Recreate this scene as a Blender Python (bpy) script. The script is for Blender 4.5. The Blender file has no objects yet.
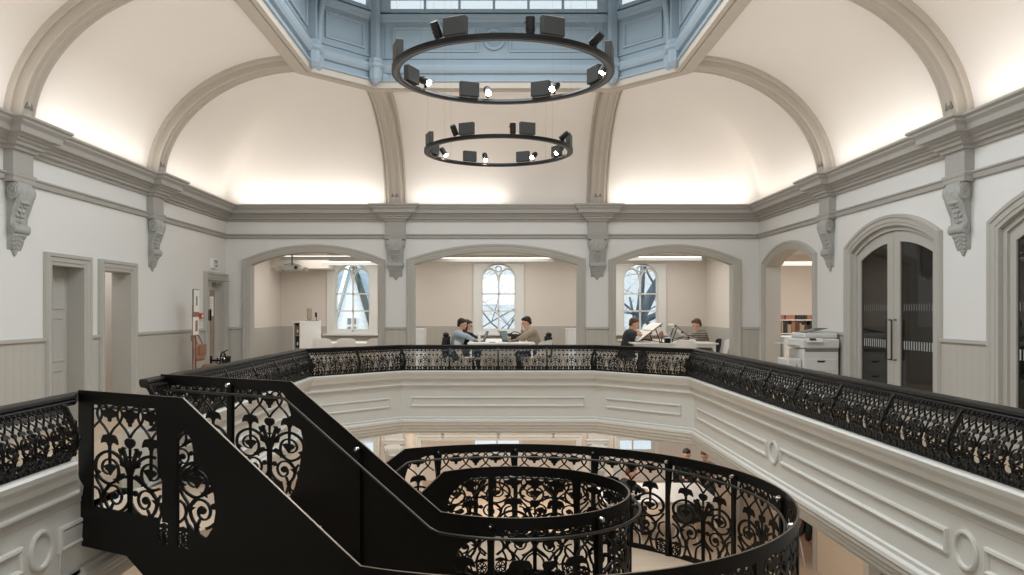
import bpy, math, random
from math import pi, sin, cos, radians as R, sqrt, atan2, hypot
from mathutils import Vector, Matrix
from mathutils.geometry import tessellate_polygon
random.seed(7)
COL = bpy.context.scene.collection
XL, XR, YN, YF = -5.42, 5.24, -1.5, 15.8
ZG, ZLOW = .15, -2.65          # gallery floor, lower floor
# ------------------------------------------------------------------ materials
def lin(c):
    c = c/255.
    return c/12.92 if c <= .04045 else ((c+.055)/1.055)**2.4
def mat(name, rgb, rough=.6, metal=0., var=.04, scale=3., bump=0., bscale=40., spec=.5, emit=None, estr=0., coords='Object'):
    m = bpy.data.materials.new(name); m.use_nodes = True
    nt = m.node_tree; b = nt.nodes['Principled BSDF']
    col = tuple(lin(c) for c in rgb)
    b.inputs['Roughness'].default_value = rough
    b.inputs['Metallic'].default_value = metal
    b.inputs['Specular IOR Level'].default_value = spec
    tc = nt.nodes.new('ShaderNodeTexCoord')
    n = nt.nodes.new('ShaderNodeTexNoise'); n.inputs['Scale'].default_value = scale; n.inputs['Detail'].default_value = 3
    nt.links.new(tc.outputs[coords], n.inputs['Vector'])
    mx = nt.nodes.new('ShaderNodeMix'); mx.data_type = 'RGBA'
    mx.inputs[6].default_value = (*[max(0, c*(1-var)) for c in col], 1)
    mx.inputs[7].default_value = (*[min(1, c*(1+var)) for c in col], 1)
    nt.links.new(n.outputs['Fac'], mx.inputs[0]); nt.links.new(mx.outputs[2], b.inputs['Base Color'])
    if bump:
        n2 = nt.nodes.new('ShaderNodeTexNoise'); n2.inputs['Scale'].default_value = bscale
        nt.links.new(tc.outputs[coords], n2.inputs['Vector'])
        bp = nt.nodes.new('ShaderNodeBump'); bp.inputs['Strength'].default_value = bump; bp.inputs['Distance'].default_value = .01
        nt.links.new(n2.outputs['Fac'], bp.inputs['Height']); nt.links.new(bp.outputs['Normal'], b.inputs['Normal'])
    if emit:
        b.inputs['Emission Color'].default_value = (*[lin(c) for c in emit], 1); b.inputs['Emission Strength'].default_value = estr
    return m
def board_mat(name, rgb, axis, pitch, dark=.72, rough=.6, width=.05, grain=0.):
    """boards divided by thin dark joints, along object axis 0/1/2"""
    m = mat(name, rgb, rough, var=.03)
    nt = m.node_tree; b = nt.nodes['Principled BSDF']
    src = b.inputs['Base Color'].links[0].from_socket
    tc = nt.nodes['Texture Coordinate']
    sp = nt.nodes.new('ShaderNodeSeparateXYZ'); nt.links.new(tc.outputs['Object'], sp.inputs[0])
    d = nt.nodes.new('ShaderNodeMath'); d.operation = 'DIVIDE'; d.inputs[1].default_value = pitch
    nt.links.new(sp.outputs[axis], d.inputs[0])
    f = nt.nodes.new('ShaderNodeMath'); f.operation = 'FRACT'; nt.links.new(d.outputs[0], f.inputs[0])
    l = nt.nodes.new('ShaderNodeMath'); l.operation = 'LESS_THAN'; l.inputs[1].default_value = width
    nt.links.new(f.outputs[0], l.inputs[0])
    mx = nt.nodes.new('ShaderNodeMix'); mx.data_type = 'RGBA'; mx.blend_type = 'MULTIPLY'
    mx.inputs[7].default_value = (dark, dark*.99, dark*.97, 1)
    nt.links.new(l.outputs[0], mx.inputs[0]); nt.links.new(src, mx.inputs[6])
    out = mx.outputs[2]
    if grain:
        fl = nt.nodes.new('ShaderNodeMath'); fl.operation = 'FLOOR'; nt.links.new(d.outputs[0], fl.inputs[0])
        wn = nt.nodes.new('ShaderNodeTexWhiteNoise'); wn.noise_dimensions = '1D'; nt.links.new(fl.outputs[0], wn.inputs['W'])
        mp = nt.nodes.new('ShaderNodeMapping')
        sc = [18, 18, 18]; sc[1-axis if axis < 2 else 0] = 1.6
        mp.inputs['Scale'].default_value = sc; nt.links.new(tc.outputs['Object'], mp.inputs[0])
        ng = nt.nodes.new('ShaderNodeTexNoise'); ng.inputs['Scale'].default_value = 1; nt.links.new(mp.outputs[0], ng.inputs['Vector'])
        ad = nt.nodes.new('ShaderNodeMath'); nt.links.new(wn.outputs['Value'], ad.inputs[0]); nt.links.new(ng.outputs['Fac'], ad.inputs[1])
        mr = nt.nodes.new('ShaderNodeMapRange'); mr.inputs['From Min'].default_value = .2; mr.inputs['From Max'].default_value = 1.6
        mr.inputs['To Min'].default_value = 1-grain; mr.inputs['To Max'].default_value = 1.0
        nt.links.new(ad.outputs[0], mr.inputs['Value'])
        m2 = nt.nodes.new('ShaderNodeMix'); m2.data_type = 'RGBA'; m2.blend_type = 'MULTIPLY'; m2.inputs[0].default_value = 1
        nt.links.new(out, m2.inputs[6]); nt.links.new(mr.outputs[0], m2.inputs[7]); out = m2.outputs[2]
    nt.links.new(out, b.inputs['Base Color'])
    return m
def glass_mat(name, tint=(235, 240, 242), mixf=.12, rough=.02):
    m = bpy.data.materials.new(name); m.use_nodes = True; nt = m.node_tree
    nt.nodes.clear(); o = nt.nodes.new('ShaderNodeOutputMaterial')
    t = nt.nodes.new('ShaderNodeBsdfTransparent'); t.inputs[0].default_value = (*[lin(c) for c in tint], 1)
    g = nt.nodes.new('ShaderNodeBsdfGlossy'); g.inputs['Roughness'].default_value = rough
    x = nt.nodes.new('ShaderNodeMixShader'); x.inputs[0].default_value = mixf
    nt.links.new(t.outputs[0], x.inputs[1]); nt.links.new(g.outputs[0], x.inputs[2]); nt.links.new(x.outputs[0], o.inputs[0])
    return m
M = dict(
    wall=mat('painted_plaster', (224, 224, 221), .85, var=.015, bump=.05, bscale=120),
    vault=mat('vault_plaster', (238, 232, 225), .9, var=.02, scale=1.2, bump=.06, bscale=60),
    rib=mat('rib_plaster', (186, 177, 165), .75, var=.03, scale=2),
    trim=mat('taupe_paint', (180, 178, 171), .55, var=.02),
    cornice=mat('cornice_paint', (166, 164, 159), .6, var=.03),
    corbel=mat('corbel_paint', (166, 167, 163), .6, var=.12, scale=14),
    dadox=board_mat('boarded_dado_x', (184, 181, 173), 0, .14, .8),
    dadoy=board_mat('boarded_dado_y', (184, 181, 173), 1, .14, .8),
    blue=mat('dome_blue_paint', (146, 161, 171), .7, var=.03, scale=2),
    fascia=mat('fascia_paint', (212, 211, 204), .5, var=.03, scale=1.5),
    black=mat('black_steel', (10, 10, 8), .45, .0, var=.2, scale=4, spec=.22),
    iron=mat('black_cast_iron', (11, 12, 10), .36, .0, var=.15, scale=30, spec=.32),
    rim=mat('bare_steel_edge', (112, 102, 90), .38, .8, var=.1, scale=20),
    tube=mat('dark_steel_tube', (70, 70, 66), .28, .9, var=.05),
    chrome=mat('polished_steel', (215, 215, 215), .15, 1., var=.02),
    floor=board_mat('pale_oak_boards', (197, 175, 150), 0, .16, .78, .45, .03, .16),
    floorl=board_mat('pale_oak_boards_lower', (205, 184, 160), 1, .16, .8, .45, .03, .14),
    ceil=mat('ceiling_plaster', (226, 221, 213), .9, var=.01),
    white=mat('white_paint', (236, 235, 231), .45, var=.01),
    window=mat('white_window_paint', (228, 228, 224), .5, var=.01),
    pale=mat('alcove_plaster', (224, 216, 207), .85, var=.015),
    glass=glass_mat('clear_pane'),
    dglass=glass_mat('dark_door_pane', (150, 152, 150), .10),
    dark=mat('dark_grey_plastic', (40, 41, 40), .5, var=.05),
    darker=mat('black_plastic', (12, 12, 12), .45, var=.05, spec=.3),
    grey=mat('mid_grey_plastic', (120, 120, 116), .5),
    lgrey=mat('light_grey_plastic', (212, 213, 210), .4, var=.01),
    lamp=mat('lit_lens', (255, 244, 228), .3, emit=(255, 240, 220), estr=45.),
    led=mat('lit_diffuser', (255, 250, 240), .4, emit=(255, 248, 240), estr=1.5),
    skin=mat('skin', (206, 160, 132), .55, var=.05, scale=20),
    hair=mat('black_hair', (22, 18, 17), .6, var=.3, scale=80),
    hairbr=mat('brown_hair', (84, 56, 38), .6, var=.25, scale=80),
    blueshirt=mat('pale_blue_cotton', (160, 178, 190), .8, var=.06, scale=30),
    taupeknit=mat('taupe_knit', (158, 144, 124), .9, var=.08, scale=60),
    darktee=mat('charcoal_cotton', (50, 58, 62), .85, var=.08, scale=30),
    jeans=mat('dark_denim', (44, 50, 62), .85, var=.1, scale=40),
    blackcloth=mat('black_cloth', (24, 23, 24), .85, var=.1, scale=30),
    wood=mat('brown_wood', (142, 102, 78), .5, var=.18, scale=12),
    orange=mat('terracotta_leather', (156, 110, 88), .55, var=.12, scale=18),
    paper=mat('white_paper', (240, 238, 232), .8, var=.01),
    slate=mat('blue_grey_slate', (150, 168, 180), .7, var=.3, scale=9),
    weather=board_mat('white_weatherboard', (248, 249, 250), 2, .18, .82, .7, .07),
    pine=mat('dark_green_paint', (38, 54, 52), .6, var=.1),
    bark=mat('blue_grey_bark', (100, 118, 132), .9, var=.3, scale=6),
    red=mat('red_plastic', (190, 60, 50), .4), green=mat('sign_green', (66, 96, 86), .4),
    bottle=mat('pale_bottle_plastic', (215, 222, 222), .25),
    outside=mat('garden_ground', (150, 158, 150), .9, var=.15),
)
def stripes(name, a, b, pitch):
    m = board_mat(name, a, 2, pitch, .4, .85, .5); return m
M['stripe'] = stripes('striped_knit', (150, 140, 128), None, .05)
# ------------------------------------------------------------------ mesh helper
class MB:
    def __init__(s): s.v = []; s.f = []
    def add(s, vs, fs):
        o = len(s.v); s.v += [tuple(p) for p in vs]; s.f += [tuple(i+o for i in f) for f in fs]; return s
    def box(s, x0, x1, y0, y1, z0, z1):
        return s.add([(x0,y0,z0),(x1,y0,z0),(x1,y1,z0),(x0,y1,z0),(x0,y0,z1),(x1,y0,z1),(x1,y1,z1),(x0,y1,z1)],
              [(0,3,2,1),(4,5,6,7),(0,1,5,4),(1,2,6,5),(2,3,7,6),(3,0,4,7)])
    def obox(s, c, size, rot=None, bev=0.):
        mt = rot if rot is not None else Matrix.Identity(3)
        hx, hy, hz = [q/2 for q in size]; b = min(bev, hx*.9, hy*.9, hz*.9)
        if not b:
            vs = [(sx*hx, sy*hy, sz*hz) for sz in (-1,1) for sx, sy in ((-1,-1),(1,-1),(1,1),(-1,1))]
            fs = [(0,3,2,1),(4,5,6,7),(0,1,5,4),(1,2,6,5),(2,3,7,6),(3,0,4,7)]
        else:
            vs = []; fs = []
            rings = [(-hz, b), (-hz+b, 0), (hz-b, 0), (hz, b)]
            for z, i in rings:
                for px, py in ((-hx+b,-hy+i),(hx-b,-hy+i),(hx-i,-hy+b),(hx-i,hy-b),(hx-b,hy-i),(-hx+b,hy-i),(-hx+i,hy-b),(-hx+i,-hy+b)):
                    vs.append((px, py, z))
            for k in range(3):
                for j in range(8):
                    a = k*8+j; c2 = k*8+(j+1) % 8; fs.append((a, c2, c2+8, a+8))
            fs.append(tuple(range(7, -1, -1))); fs.append(tuple(range(24, 32)))
        c = Vector(c)
        return s.add([c + mt @ Vector(p) for p in vs], fs)
    def cyl(s, p0, p1, r0, r1=None, n=16, caps=True):
        r1 = r0 if r1 is None else r1
        p0 = Vector(p0); p1 = Vector(p1); d = (p1-p0).normalized()
        a = d.orthogonal().normalized(); b = d.cross(a)
        vs = [p0+(a*cos(2*pi*i/n)+b*sin(2*pi*i/n))*r0 for i in range(n)]+[p1+(a*cos(2*pi*i/n)+b*sin(2*pi*i/n))*r1 for i in range(n)]
        fs = [(i, (i+1) % n, n+(i+1) % n, n+i) for i in range(n)]
        if caps: fs += [tuple(range(n-1, -1, -1)), tuple(range(n, 2*n))]
        return s.add(vs, fs)
    def lathe(s, prof, c, axis=(0,0,1), n=20):
        ax = Vector(axis).normalized(); a = ax.orthogonal().normalized(); b = ax.cross(a); c = Vector(c)
        vs = []; fs = []
        for r, h in prof:
            for i in range(n): vs.append(c+ax*h+(a*cos(2*pi*i/n)+b*sin(2*pi*i/n))*max(r, 1e-4))
        for k in range(len(prof)-1):
            for i in range(n):
                j = (i+1) % n; fs.append((k*n+i, k*n+j, (k+1)*n+j, (k+1)*n+i))
        fs.append(tuple(range(n-1, -1, -1))); fs.append(tuple(range((len(prof)-1)*n, len(prof)*n)))
        return s.add(vs, fs)
    def tube(s, pts, r, n=8, closed=False):
        pts = [Vector(p) for p in pts]; N = len(pts); vs = []; fs = []; prev = None
        for i, p in enumerate(pts):
            rr = r[i] if isinstance(r, (list, tuple)) else r
            a = pts[(i-1) % N] if (closed or i > 0) else p; b = pts[(i+1) % N] if (closed or i < N-1) else p
            t = (b-a).normalized()
            if prev is None: u = t.orthogonal().normalized()
            else:
                u = prev-t*prev.dot(t); u = u.normalized() if u.length > 1e-6 else t.orthogonal().normalized()
            prev = u; w = t.cross(u)
            vs += [p+(u*cos(2*pi*k/n)+w*sin(2*pi*k/n))*rr for k in range(n)]
        for i in range(N if closed else N-1):
            j = (i+1) % N
            for k in range(n): fs.append((i*n+k, i*n+(k+1) % n, j*n+(k+1) % n, j*n+k))
        if not closed: fs += [tuple(range(n-1, -1, -1)), tuple(range((N-1)*n, N*n))]
        return s.add(vs, fs)
    def ellipsoid(s, c, rad, rot=None, n=12, m=8):
        mt = rot if rot is not None else Matrix.Identity(3); c = Vector(c); vs = []; fs = []
        for j in range(m+1):
            th = pi*j/m
            for i in range(n):
                ph = 2*pi*i/n
                vs.append(c+mt @ Vector((rad[0]*max(sin(th), .001)*cos(ph), rad[1]*max(sin(th), .001)*sin(ph), rad[2]*cos(th))))
        for j in range(m):
            for i in range(n):
                k = (i+1) % n; fs.append((j*n+i, (j+1)*n+i, (j+1)*n+k, j*n+k))
        return s.add(vs, fs)
    def sweep(s, path, prof, fn, closed=False, caps=True, pclosed=False):
        """path: 2D points; prof: (offset to the left of travel, height); fn(a,b,h)->3D; mitred corners"""
        N = len(path); K = len(prof); vs = []; fs = []
        for i in range(N):
            p = Vector(path[i])
            d0 = (p-Vector(path[(i-1) % N])) if (closed or i > 0) else None
            d1 = (Vector(path[(i+1) % N])-p) if (closed or i < N-1) else None
            d0 = (d0 or d1).normalized(); d1 = (d1 or d0).normalized() if d1 is not None else d0
            n0 = Vector((-d0.y, d0.x)); n1 = Vector((-d1.y, d1.x)); m = n0+n1
            m = n0 if m.length < 1e-6 else m.normalized(); k = 1/max(.3, m.dot(n0))
            for o, h in prof:
                q = p+m*k*o; vs.append(fn(q.x, q.y, h))
        L = N if closed else N-1; KK = K if pclosed else K-1
        for i in range(L):
            j = (i+1) % N
            for k in range(KK):
                l = (k+1) % K; fs.append((i*K+k, j*K+k, j*K+l, i*K+l))
        if caps and not closed: fs += [tuple(range(K-1, -1, -1)), tuple(range((N-1)*K, N*K))]
        return s.add(vs, fs)
    def slab(s, loops, fn, t0, t1):
        """polygon (with holes) in a plane, given thickness; fn(a,b,h)"""
        tris = tessellate_polygon([[Vector((a, b, 0)) for a, b in lp] for lp in loops])
        flat = [p for lp in loops for p in lp]; n = len(flat)
        vs = [fn(a, b, t0) for a, b in flat]+[fn(a, b, t1) for a, b in flat]
        fs = [tuple(t) for t in tris]+[tuple(i+n for i in reversed(t)) for t in tris]
        o = 0
        for lp in loops:
            L = len(lp)
            for i in range(L): j = (i+1) % L; fs.append((o+i, o+j, o+j+n, o+i+n))
            o += L
        return s.add(vs, fs)
    def build(s, name, m, parent=None, smooth=False, loc=None, kind=None):
        me = bpy.data.meshes.new(name); vs = s.v
        if loc is not None: vs = [(x-loc[0], y-loc[1], z-loc[2]) for x, y, z in vs]
        me.from_pydata([tuple(v) for v in vs], [], s.f); me.validate(); me.update()
        me.materials.append(m if not isinstance(m, str) else M[m])
        if smooth is not False:
            me.polygons.foreach_set('use_smooth', [True]*len(me.polygons))
            if smooth is not True: me.set_sharp_from_angle(angle=R(smooth))
        o = bpy.data.objects.new(name, me); COL.objects.link(o)
        if loc is not None: o.location = loc
        if parent: o.parent = parent
        if kind: o['kind'] = kind
        return o
def tag(o, label, cat, group=None, kind=None):
    o['label'] = label; o['category'] = cat
    if group: o['group'] = group
    if kind: o['kind'] = kind
    return o
def thing(name, label, cat, loc=(0,0,0), rz=0, group=None):
    o = bpy.data.objects.new(name, None); COL.objects.link(o); o.location = loc; o.rotation_euler = (0, 0, rz)
    o.empty_display_size = .1
    return tag(o, label, cat, group)
def struct(name, mb, m, label, cat, parent=None, smooth=False):
    o = mb.build(name, m, parent, smooth)
    o['kind'] = 'structure'
    if parent is None: tag(o, label, cat)
    return o
def copy_tree(o, parent=None):
    c = o.copy(); COL.objects.link(c)
    if parent: c.parent = parent
    for ch in o.children: copy_tree(ch, c)
    return c
I3 = lambda a, b, h: (a, b, h)
def bez(pts, k=6, closed=False):
    """Catmull-Rom through 2D/3D points"""
    out = []; N = len(pts); P = [Vector(p) for p in pts]
    for i in range(N-1):
        p0 = P[max(0, i-1)]; p1 = P[i]; p2 = P[i+1]; p3 = P[min(N-1, i+2)]
        for j in range(k):
            t = j/k
            out.append(.5*((2*p1)+(p2-p0)*t+(2*p0-5*p1+4*p2-p3)*t*t+(3*p1-p0-3*p2+p3)*t**3))
    out.append(P[-1]); return out
def arch(a0, a1, zs, za, n=20):
    """segmental arch points from (a0,zs) over apex za to (a1,zs)"""
    w = abs(a1-a0)/2; h = za-zs; r = (w*w+h*h)/(2*h); ca = (a0+a1)/2; cz = za-r; th = math.asin(min(1, w/r)); sg = 1 if a1 > a0 else -1
    return [(ca+sg*r*sin(-th+2*th*i/n), cz+r*cos(-th+2*th*i/n)) for i in range(n+1)]
def interp(x, tab):
    if x <= tab[0][0]: return tab[0][1]
    for (a, b), (c, d) in zip(tab, tab[1:]):
        if x <= c: return b+(d-b)*(x-a)/(c-a) if c > a else d
    return tab[-1][1]

# ================================================================== SHELL
WT = .25
fnB = lambda a, z, h: (a, YF+h, z)            # back wall, h goes away from the hall
fnL = lambda a, z, h: (XL-h, a, z)
fnR = lambda a, z, h: (XR+h, a, z)
def wall_outline(a0, a1, z0, z1, openings):
    """openings: (a0,a1,zs,za or None) sorted by a0"""
    p = [(a0, z0)]
    for o in openings:
        p += [(o[0], z0)]
        if o[3]: p += arch(o[0], o[1], o[2], o[3])
        else: p += [(o[0], o[2]), (o[1], o[2])]
        p += [(o[1], z0)]
    return p+[(a1, z0), (a1, z1), (a0, z1)]
BACK = [(-4.94, -2.37, 2.53, 2.79), (-1.66, 1.62, 2.54, 2.80), (2.37, 4.73, 2.53, 2.79)]
LEFT = [(9.57, 10.33, 2.17, None), (10.86, 11.65, 2.17, None), (14.72, 15.62, 2.2, None)]
RIGHT = [(5.95, 8.22, 2.46, 2.74), (9.42, 11.66, 2.46, 2.74), (13.06, 15.32, 2.46, 2.72)]
struct('wall_back', MB().slab([wall_outline(XL-WT, XR+WT, ZG-.3, 3.75, BACK)], fnB, 0, WT), 'wall', 'white plaster back wall pierced by three wide segmental arches', 'wall')
struct('wall_left', MB().slab([wall_outline(YN, YF+WT, ZG-.3, 3.75, LEFT)], fnL, 0, WT), 'wall', 'white plaster wall on the left with two doorways and an exit door', 'wall')
struct('wall_right', MB().slab([wall_outline(YN, YF+WT, ZG-.3, 3.75, RIGHT)], fnR, 0, WT), 'wall', 'white plaster wall on the right with arched doors and an arched opening', 'wall')
struct('wall_front', MB().box(XL-WT, XR+WT, YN-WT, YN, ZLOW, 3.75), 'wall', 'white plaster wall behind the viewpoint', 'wall')
# gallery floor with octagonal well
WELL = [(2.95, 2.4), (2.95, 11.9), (1.64, 13.2), (-1.6, 13.2), (-2.87, 11.9), (-2.87, 2.4), (-1.6, 1.1), (1.64, 1.1)]
inset = []
def grow(poly, d):
    N = len(poly); out = []
    for i in range(N):
        p = Vector(poly[i]); a = (p-Vector(poly[i-1])).normalized(); b = (Vector(poly[(i+1) % N])-p).normalized()
        n0 = Vector((-a.y, a.x)); n1 = Vector((-b.y, b.x)); m = (n0+n1).normalized(); out.append(tuple(p+m*(d/m.dot(n0))))
    return out
hole = grow(WELL, -.1)
struct('floor', MB().slab([[(XL-WT-3, YN), (XR+WT+4, YN), (XR+WT+4, 19.8), (XL-WT-3, 19.8)], hole], I3, ZG-.3, ZG), 'floor', 'pale oak board floor of the gallery', 'floor')
struct('floor.001', MB().box(XL-2, XR+3, YN, 20.5, ZLOW-.1, ZLOW), 'floorl', 'pale oak board floor of the lower storey', 'floor')

# fascia of the gallery edge ------------------------------------------------
FAS = [(-.22, -.16), (-.22, .61), (.10, .61), (.115, .595), (.105, .56), (.085, .52), (.07, .475), (.045, .465), (.045, .45), (.03, .445), (.03, .425), (.018, .42), (.018, .385), (.034, .375), (.034, .36), (.0, .34), (.0, .325), (-.015, .32), (-.015, .285), (-.022, .28),
       (-.022, -.165), (.0, -.175), (.0, -.205), (.03, -.22), (.036, -.25), (.02, -.275), (.02, -.30), (-.01, -.335), (-.01, -.36), (-.03, -.375), (-.03, -.41), (-.06, -.425), (-.06, -.455), (-.22, -.455)]
G0, G1 = 5.22, 6.50
fpath = [(-2.87, G0), (-2.87, 2.4), (-1.6, 1.1), (1.64, 1.1), (2.95, 2.4), (2.95, 11.9), (1.64, 13.2), (-1.6, 13.2), (-2.87, 11.9), (-2.87, G1)]
fmb = MB().sweep(fpath, FAS, I3, pclosed=True)
for i_, (p_, z_) in enumerate(FAS): fmb.v[i_] = (fmb.v[i_][0], 5.44-2.2*p_ if p_ >= 0 else 5.62, z_)
fas = struct('trim_1', fmb, 'fascia', 'deep white moulded fascia running round the edge of the octagonal well', 'fascia')
low = [(-.22, ZG-.02), (0, ZG-.02)]+[(p, z) for p, z in FAS if z < .1 and p > -.2]+[(-.22, -.455)]
struct('lower_fascia', MB().sweep([(-2.87, G1), (-2.87, G0)], low, I3, pclosed=True), 'fascia', '', '', fas)
def panel_frame(p0, p1, z0, z1, proj=-.022):
    """raised moulding rectangle on the fascia between plan points p0->p1 (CCW, void on the left)"""
    p0 = Vector(p0); p1 = Vector(p1); d = (p1-p0).normalized(); n = Vector((-d.y, d.x)); L = (p1-p0).length
    f = lambda a, z, h: (*(p0+d*a+n*(h+proj)), z)
    MBx = MB().sweep([(0, z0), (L, z0), (L, z1), (0, z1)], [(0, 0), (.004, .022), (.02, .026), (.034, .012), (.034, 0)], f, closed=True)
    struct('panel_moulding', MBx, 'fascia', '', '', fas)
def ring(mb, c, r0, r1, h0, f, n=40, prof=None):
    prof = prof or [(r0, 0), (r0, h0*.8), (r0+(r1-r0)*.35, h0), (r0+(r1-r0)*.65, h0), (r1, h0*.7), (r1, 0)]
    vs = []; fs = []; K = len(prof)
    for i in range(n):
        a = 2*pi*i/n
        for r, h in prof: vs.append(f(c[0]+r*cos(a), c[1]+r*sin(a), h))
    for i in range(n):
        j = (i+1) % n
        for k in range(K-1): fs.append((i*K+k, j*K+k, j*K+k+1, i*K+k+1))
    mb.add(vs, fs); return mb
RY = [1.55+.0, 5.0, 8.47]
for sx, X in ((1, 2.95), (-1, -2.87)):
    segs = [(2.55, 4.8), (5.2, 8.27), (8.67, 11.7)]
    for a, b in segs:
        if sx > 0: panel_frame((X, a), (X, b), .0, .17)
        else: panel_frame((X, b), (X, a), .0, .17)
    for y in (5.0, 8.47):
        f = lambda a, z, h, X=X, sx=sx: (X-sx*(h-.022), a, z)
        struct('roundel', ring(MB(), (y, .085), (.10), .13, .022, f), 'fascia', '', '', fas, smooth=40)
panel_frame((2.80, 12.05), (1.79, 13.05), .0, .17)
panel_frame((1.47, 13.2), (-1.45, 13.2), .0, .17)
panel_frame((-1.75, 13.05), (-2.73, 12.05), .0, .17)

# wainscot (boarded dado) and rails ----------------------------------------
DZ = 1.25
def dado(name, fn, spans, m, lab):
    mb = MB(); rl = MB()
    for a, b in spans:
        lo, hi = min(a, b), max(a, b)
        P = [fn(q, z, h) for q in (lo, hi) for z in (ZG, DZ) for h in (-.02, .0)]
        xs, ys, zs = zip(*P); mb.box(min(xs), max(xs), min(ys), max(ys), ZG, DZ)
        P = [fn(q, z, h) for q in (lo, hi) for z in (ZG, DZ) for h in (-.045, .0)]
        xs, ys, zs = zip(*P); rl.box(min(xs), max(xs), min(ys), max(ys), DZ-.01, DZ+.03)
        rl.box(min(xs), max(xs), min(ys), max(ys), ZG, ZG+.14)
    o = struct(name, mb, m, lab, 'wainscot'); struct('dado_rail', rl, 'trim', '', '', o)
A = .14
dado('baseboard_back', fnB, [(XL, BACK[0][0]-A), (BACK[0][1]+A, BACK[1][0]-A), (BACK[1][1]+A, BACK[2][0]-A), (BACK[2][1]+A, XR)], 'dadox', 'taupe boarded wainscot on the piers between the back arches')
dado('baseboard_left', fnL, [(YN, LEFT[0][0]-A), (LEFT[0][1]+.18, LEFT[1][0]-.15), (LEFT[1][1]+A, LEFT[2][0]-.12)], 'dadoy', 'taupe boarded wainscot along the left wall')
dado('baseboard_right', fnR, [(YN, RIGHT[0][0]-A), (RIGHT[0][1]+A, RIGHT[1][0]-A), (RIGHT[1][1]+A, RIGHT[2][0]-A)], 'dadoy', 'taupe boarded wainscot along the right wall')

# architraves ------------------------------------------------------------
APROF = [(.008, .26), (.008, -.03), (-.03, -.035), (-.035, -.045), (-.085, -.05), (-.095, -.065), (-.13, -.07), (-.14, -.05), (-.14, 0)]
tn = [2]
def architrave(fn, o, lab, flip=False):
    pts = [(o[0], ZG)]+(arch(*o) if o[3] else [(o[0], o[2]), (o[1], o[2])])+[(o[1], ZG)]
    prof = [(-p if True else p, h) for p, h in APROF]      # travel up then over to the right: outside is on the left
    struct('trim_%d' % tn[0], MB().sweep(pts, prof, fn, caps=False), 'trim', lab, 'architrave', smooth=35); tn[0] += 1
for o, l in zip(BACK, ('taupe moulded arch surround of the left alcove with the projector', 'taupe moulded arch surround of the middle alcove', 'taupe moulded arch surround of the right alcove with drawing boards')):
    architrave(fnB, o, l)
for o, l in zip(LEFT, ('taupe moulded surround of the panelled door on the left', 'taupe moulded surround of the open doorway on the left', 'taupe moulded surround of the exit door in the far left corner')):
    architrave(fnL, o, l)
for o, l in zip(RIGHT, ('arched taupe surround of the glazed door at the right edge', 'arched taupe surround of the glazed double doors', 'arched taupe surround of the open archway behind the copier')):
    architrave(fnR, o, l)

# cornice, string course ---------------------------------------------------
def wall_path(jog, hw):
    """CCW path of the room with outward jogs at the brackets"""
    p = []
    BX = [-2.02, 2.0]; SY = [1.9, 5.4, 8.86, 12.4]
    p.append((XR, YN))
    for y in SY: p += [(XR, y-hw), (XR-jog, y-hw), (XR-jog, y+hw), (XR, y+hw)]
    p.append((XR, YF))
    for x in reversed(BX): p += [(x+hw, YF), (x+hw, YF-jog), (x-hw, YF-jog), (x-hw, YF)]
    p.append((XL, YF))
    for y in reversed(SY): p += [(XL, y+hw), (XL+jog, y+hw), (XL+jog, y-hw), (XL, y-hw)]
    p.append((XL, YN)); return p
CP = [(0, 3.70), (.30, 3.70), (.305, 3.675), (.27, 3.655), (.265, 3.635), (.225, 3.60), (.22, 3.585), (.215, 3.535), (.15, 3.525), (.145, 3.505), (.12, 3.50), (.115, 3.475), (.085, 3.46), (.08, 3.43), (.04, 3.42), (.035, 3.385), (0, 3.38)]
struct('trim_%d' % tn[0], MB().sweep(wall_path(.11, .19), CP, I3, caps=False), 'cornice', 'deep taupe cornice stepping out over each bracket around the hall', 'cornice'); tn[0] += 1
struct('trim_%d' % tn[0], MB().sweep([(XR, YN), (XR, YF), (XL, YF), (XL, YN)], [(0, 3.14), (.05, 3.135), (.06, 3.115), (.04, 3.10), (.035, 3.05), (0, 3.04)], I3, caps=False), 'cornice', 'narrow taupe string course below the cornice', 'moulding'); tn[0] += 1

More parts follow.
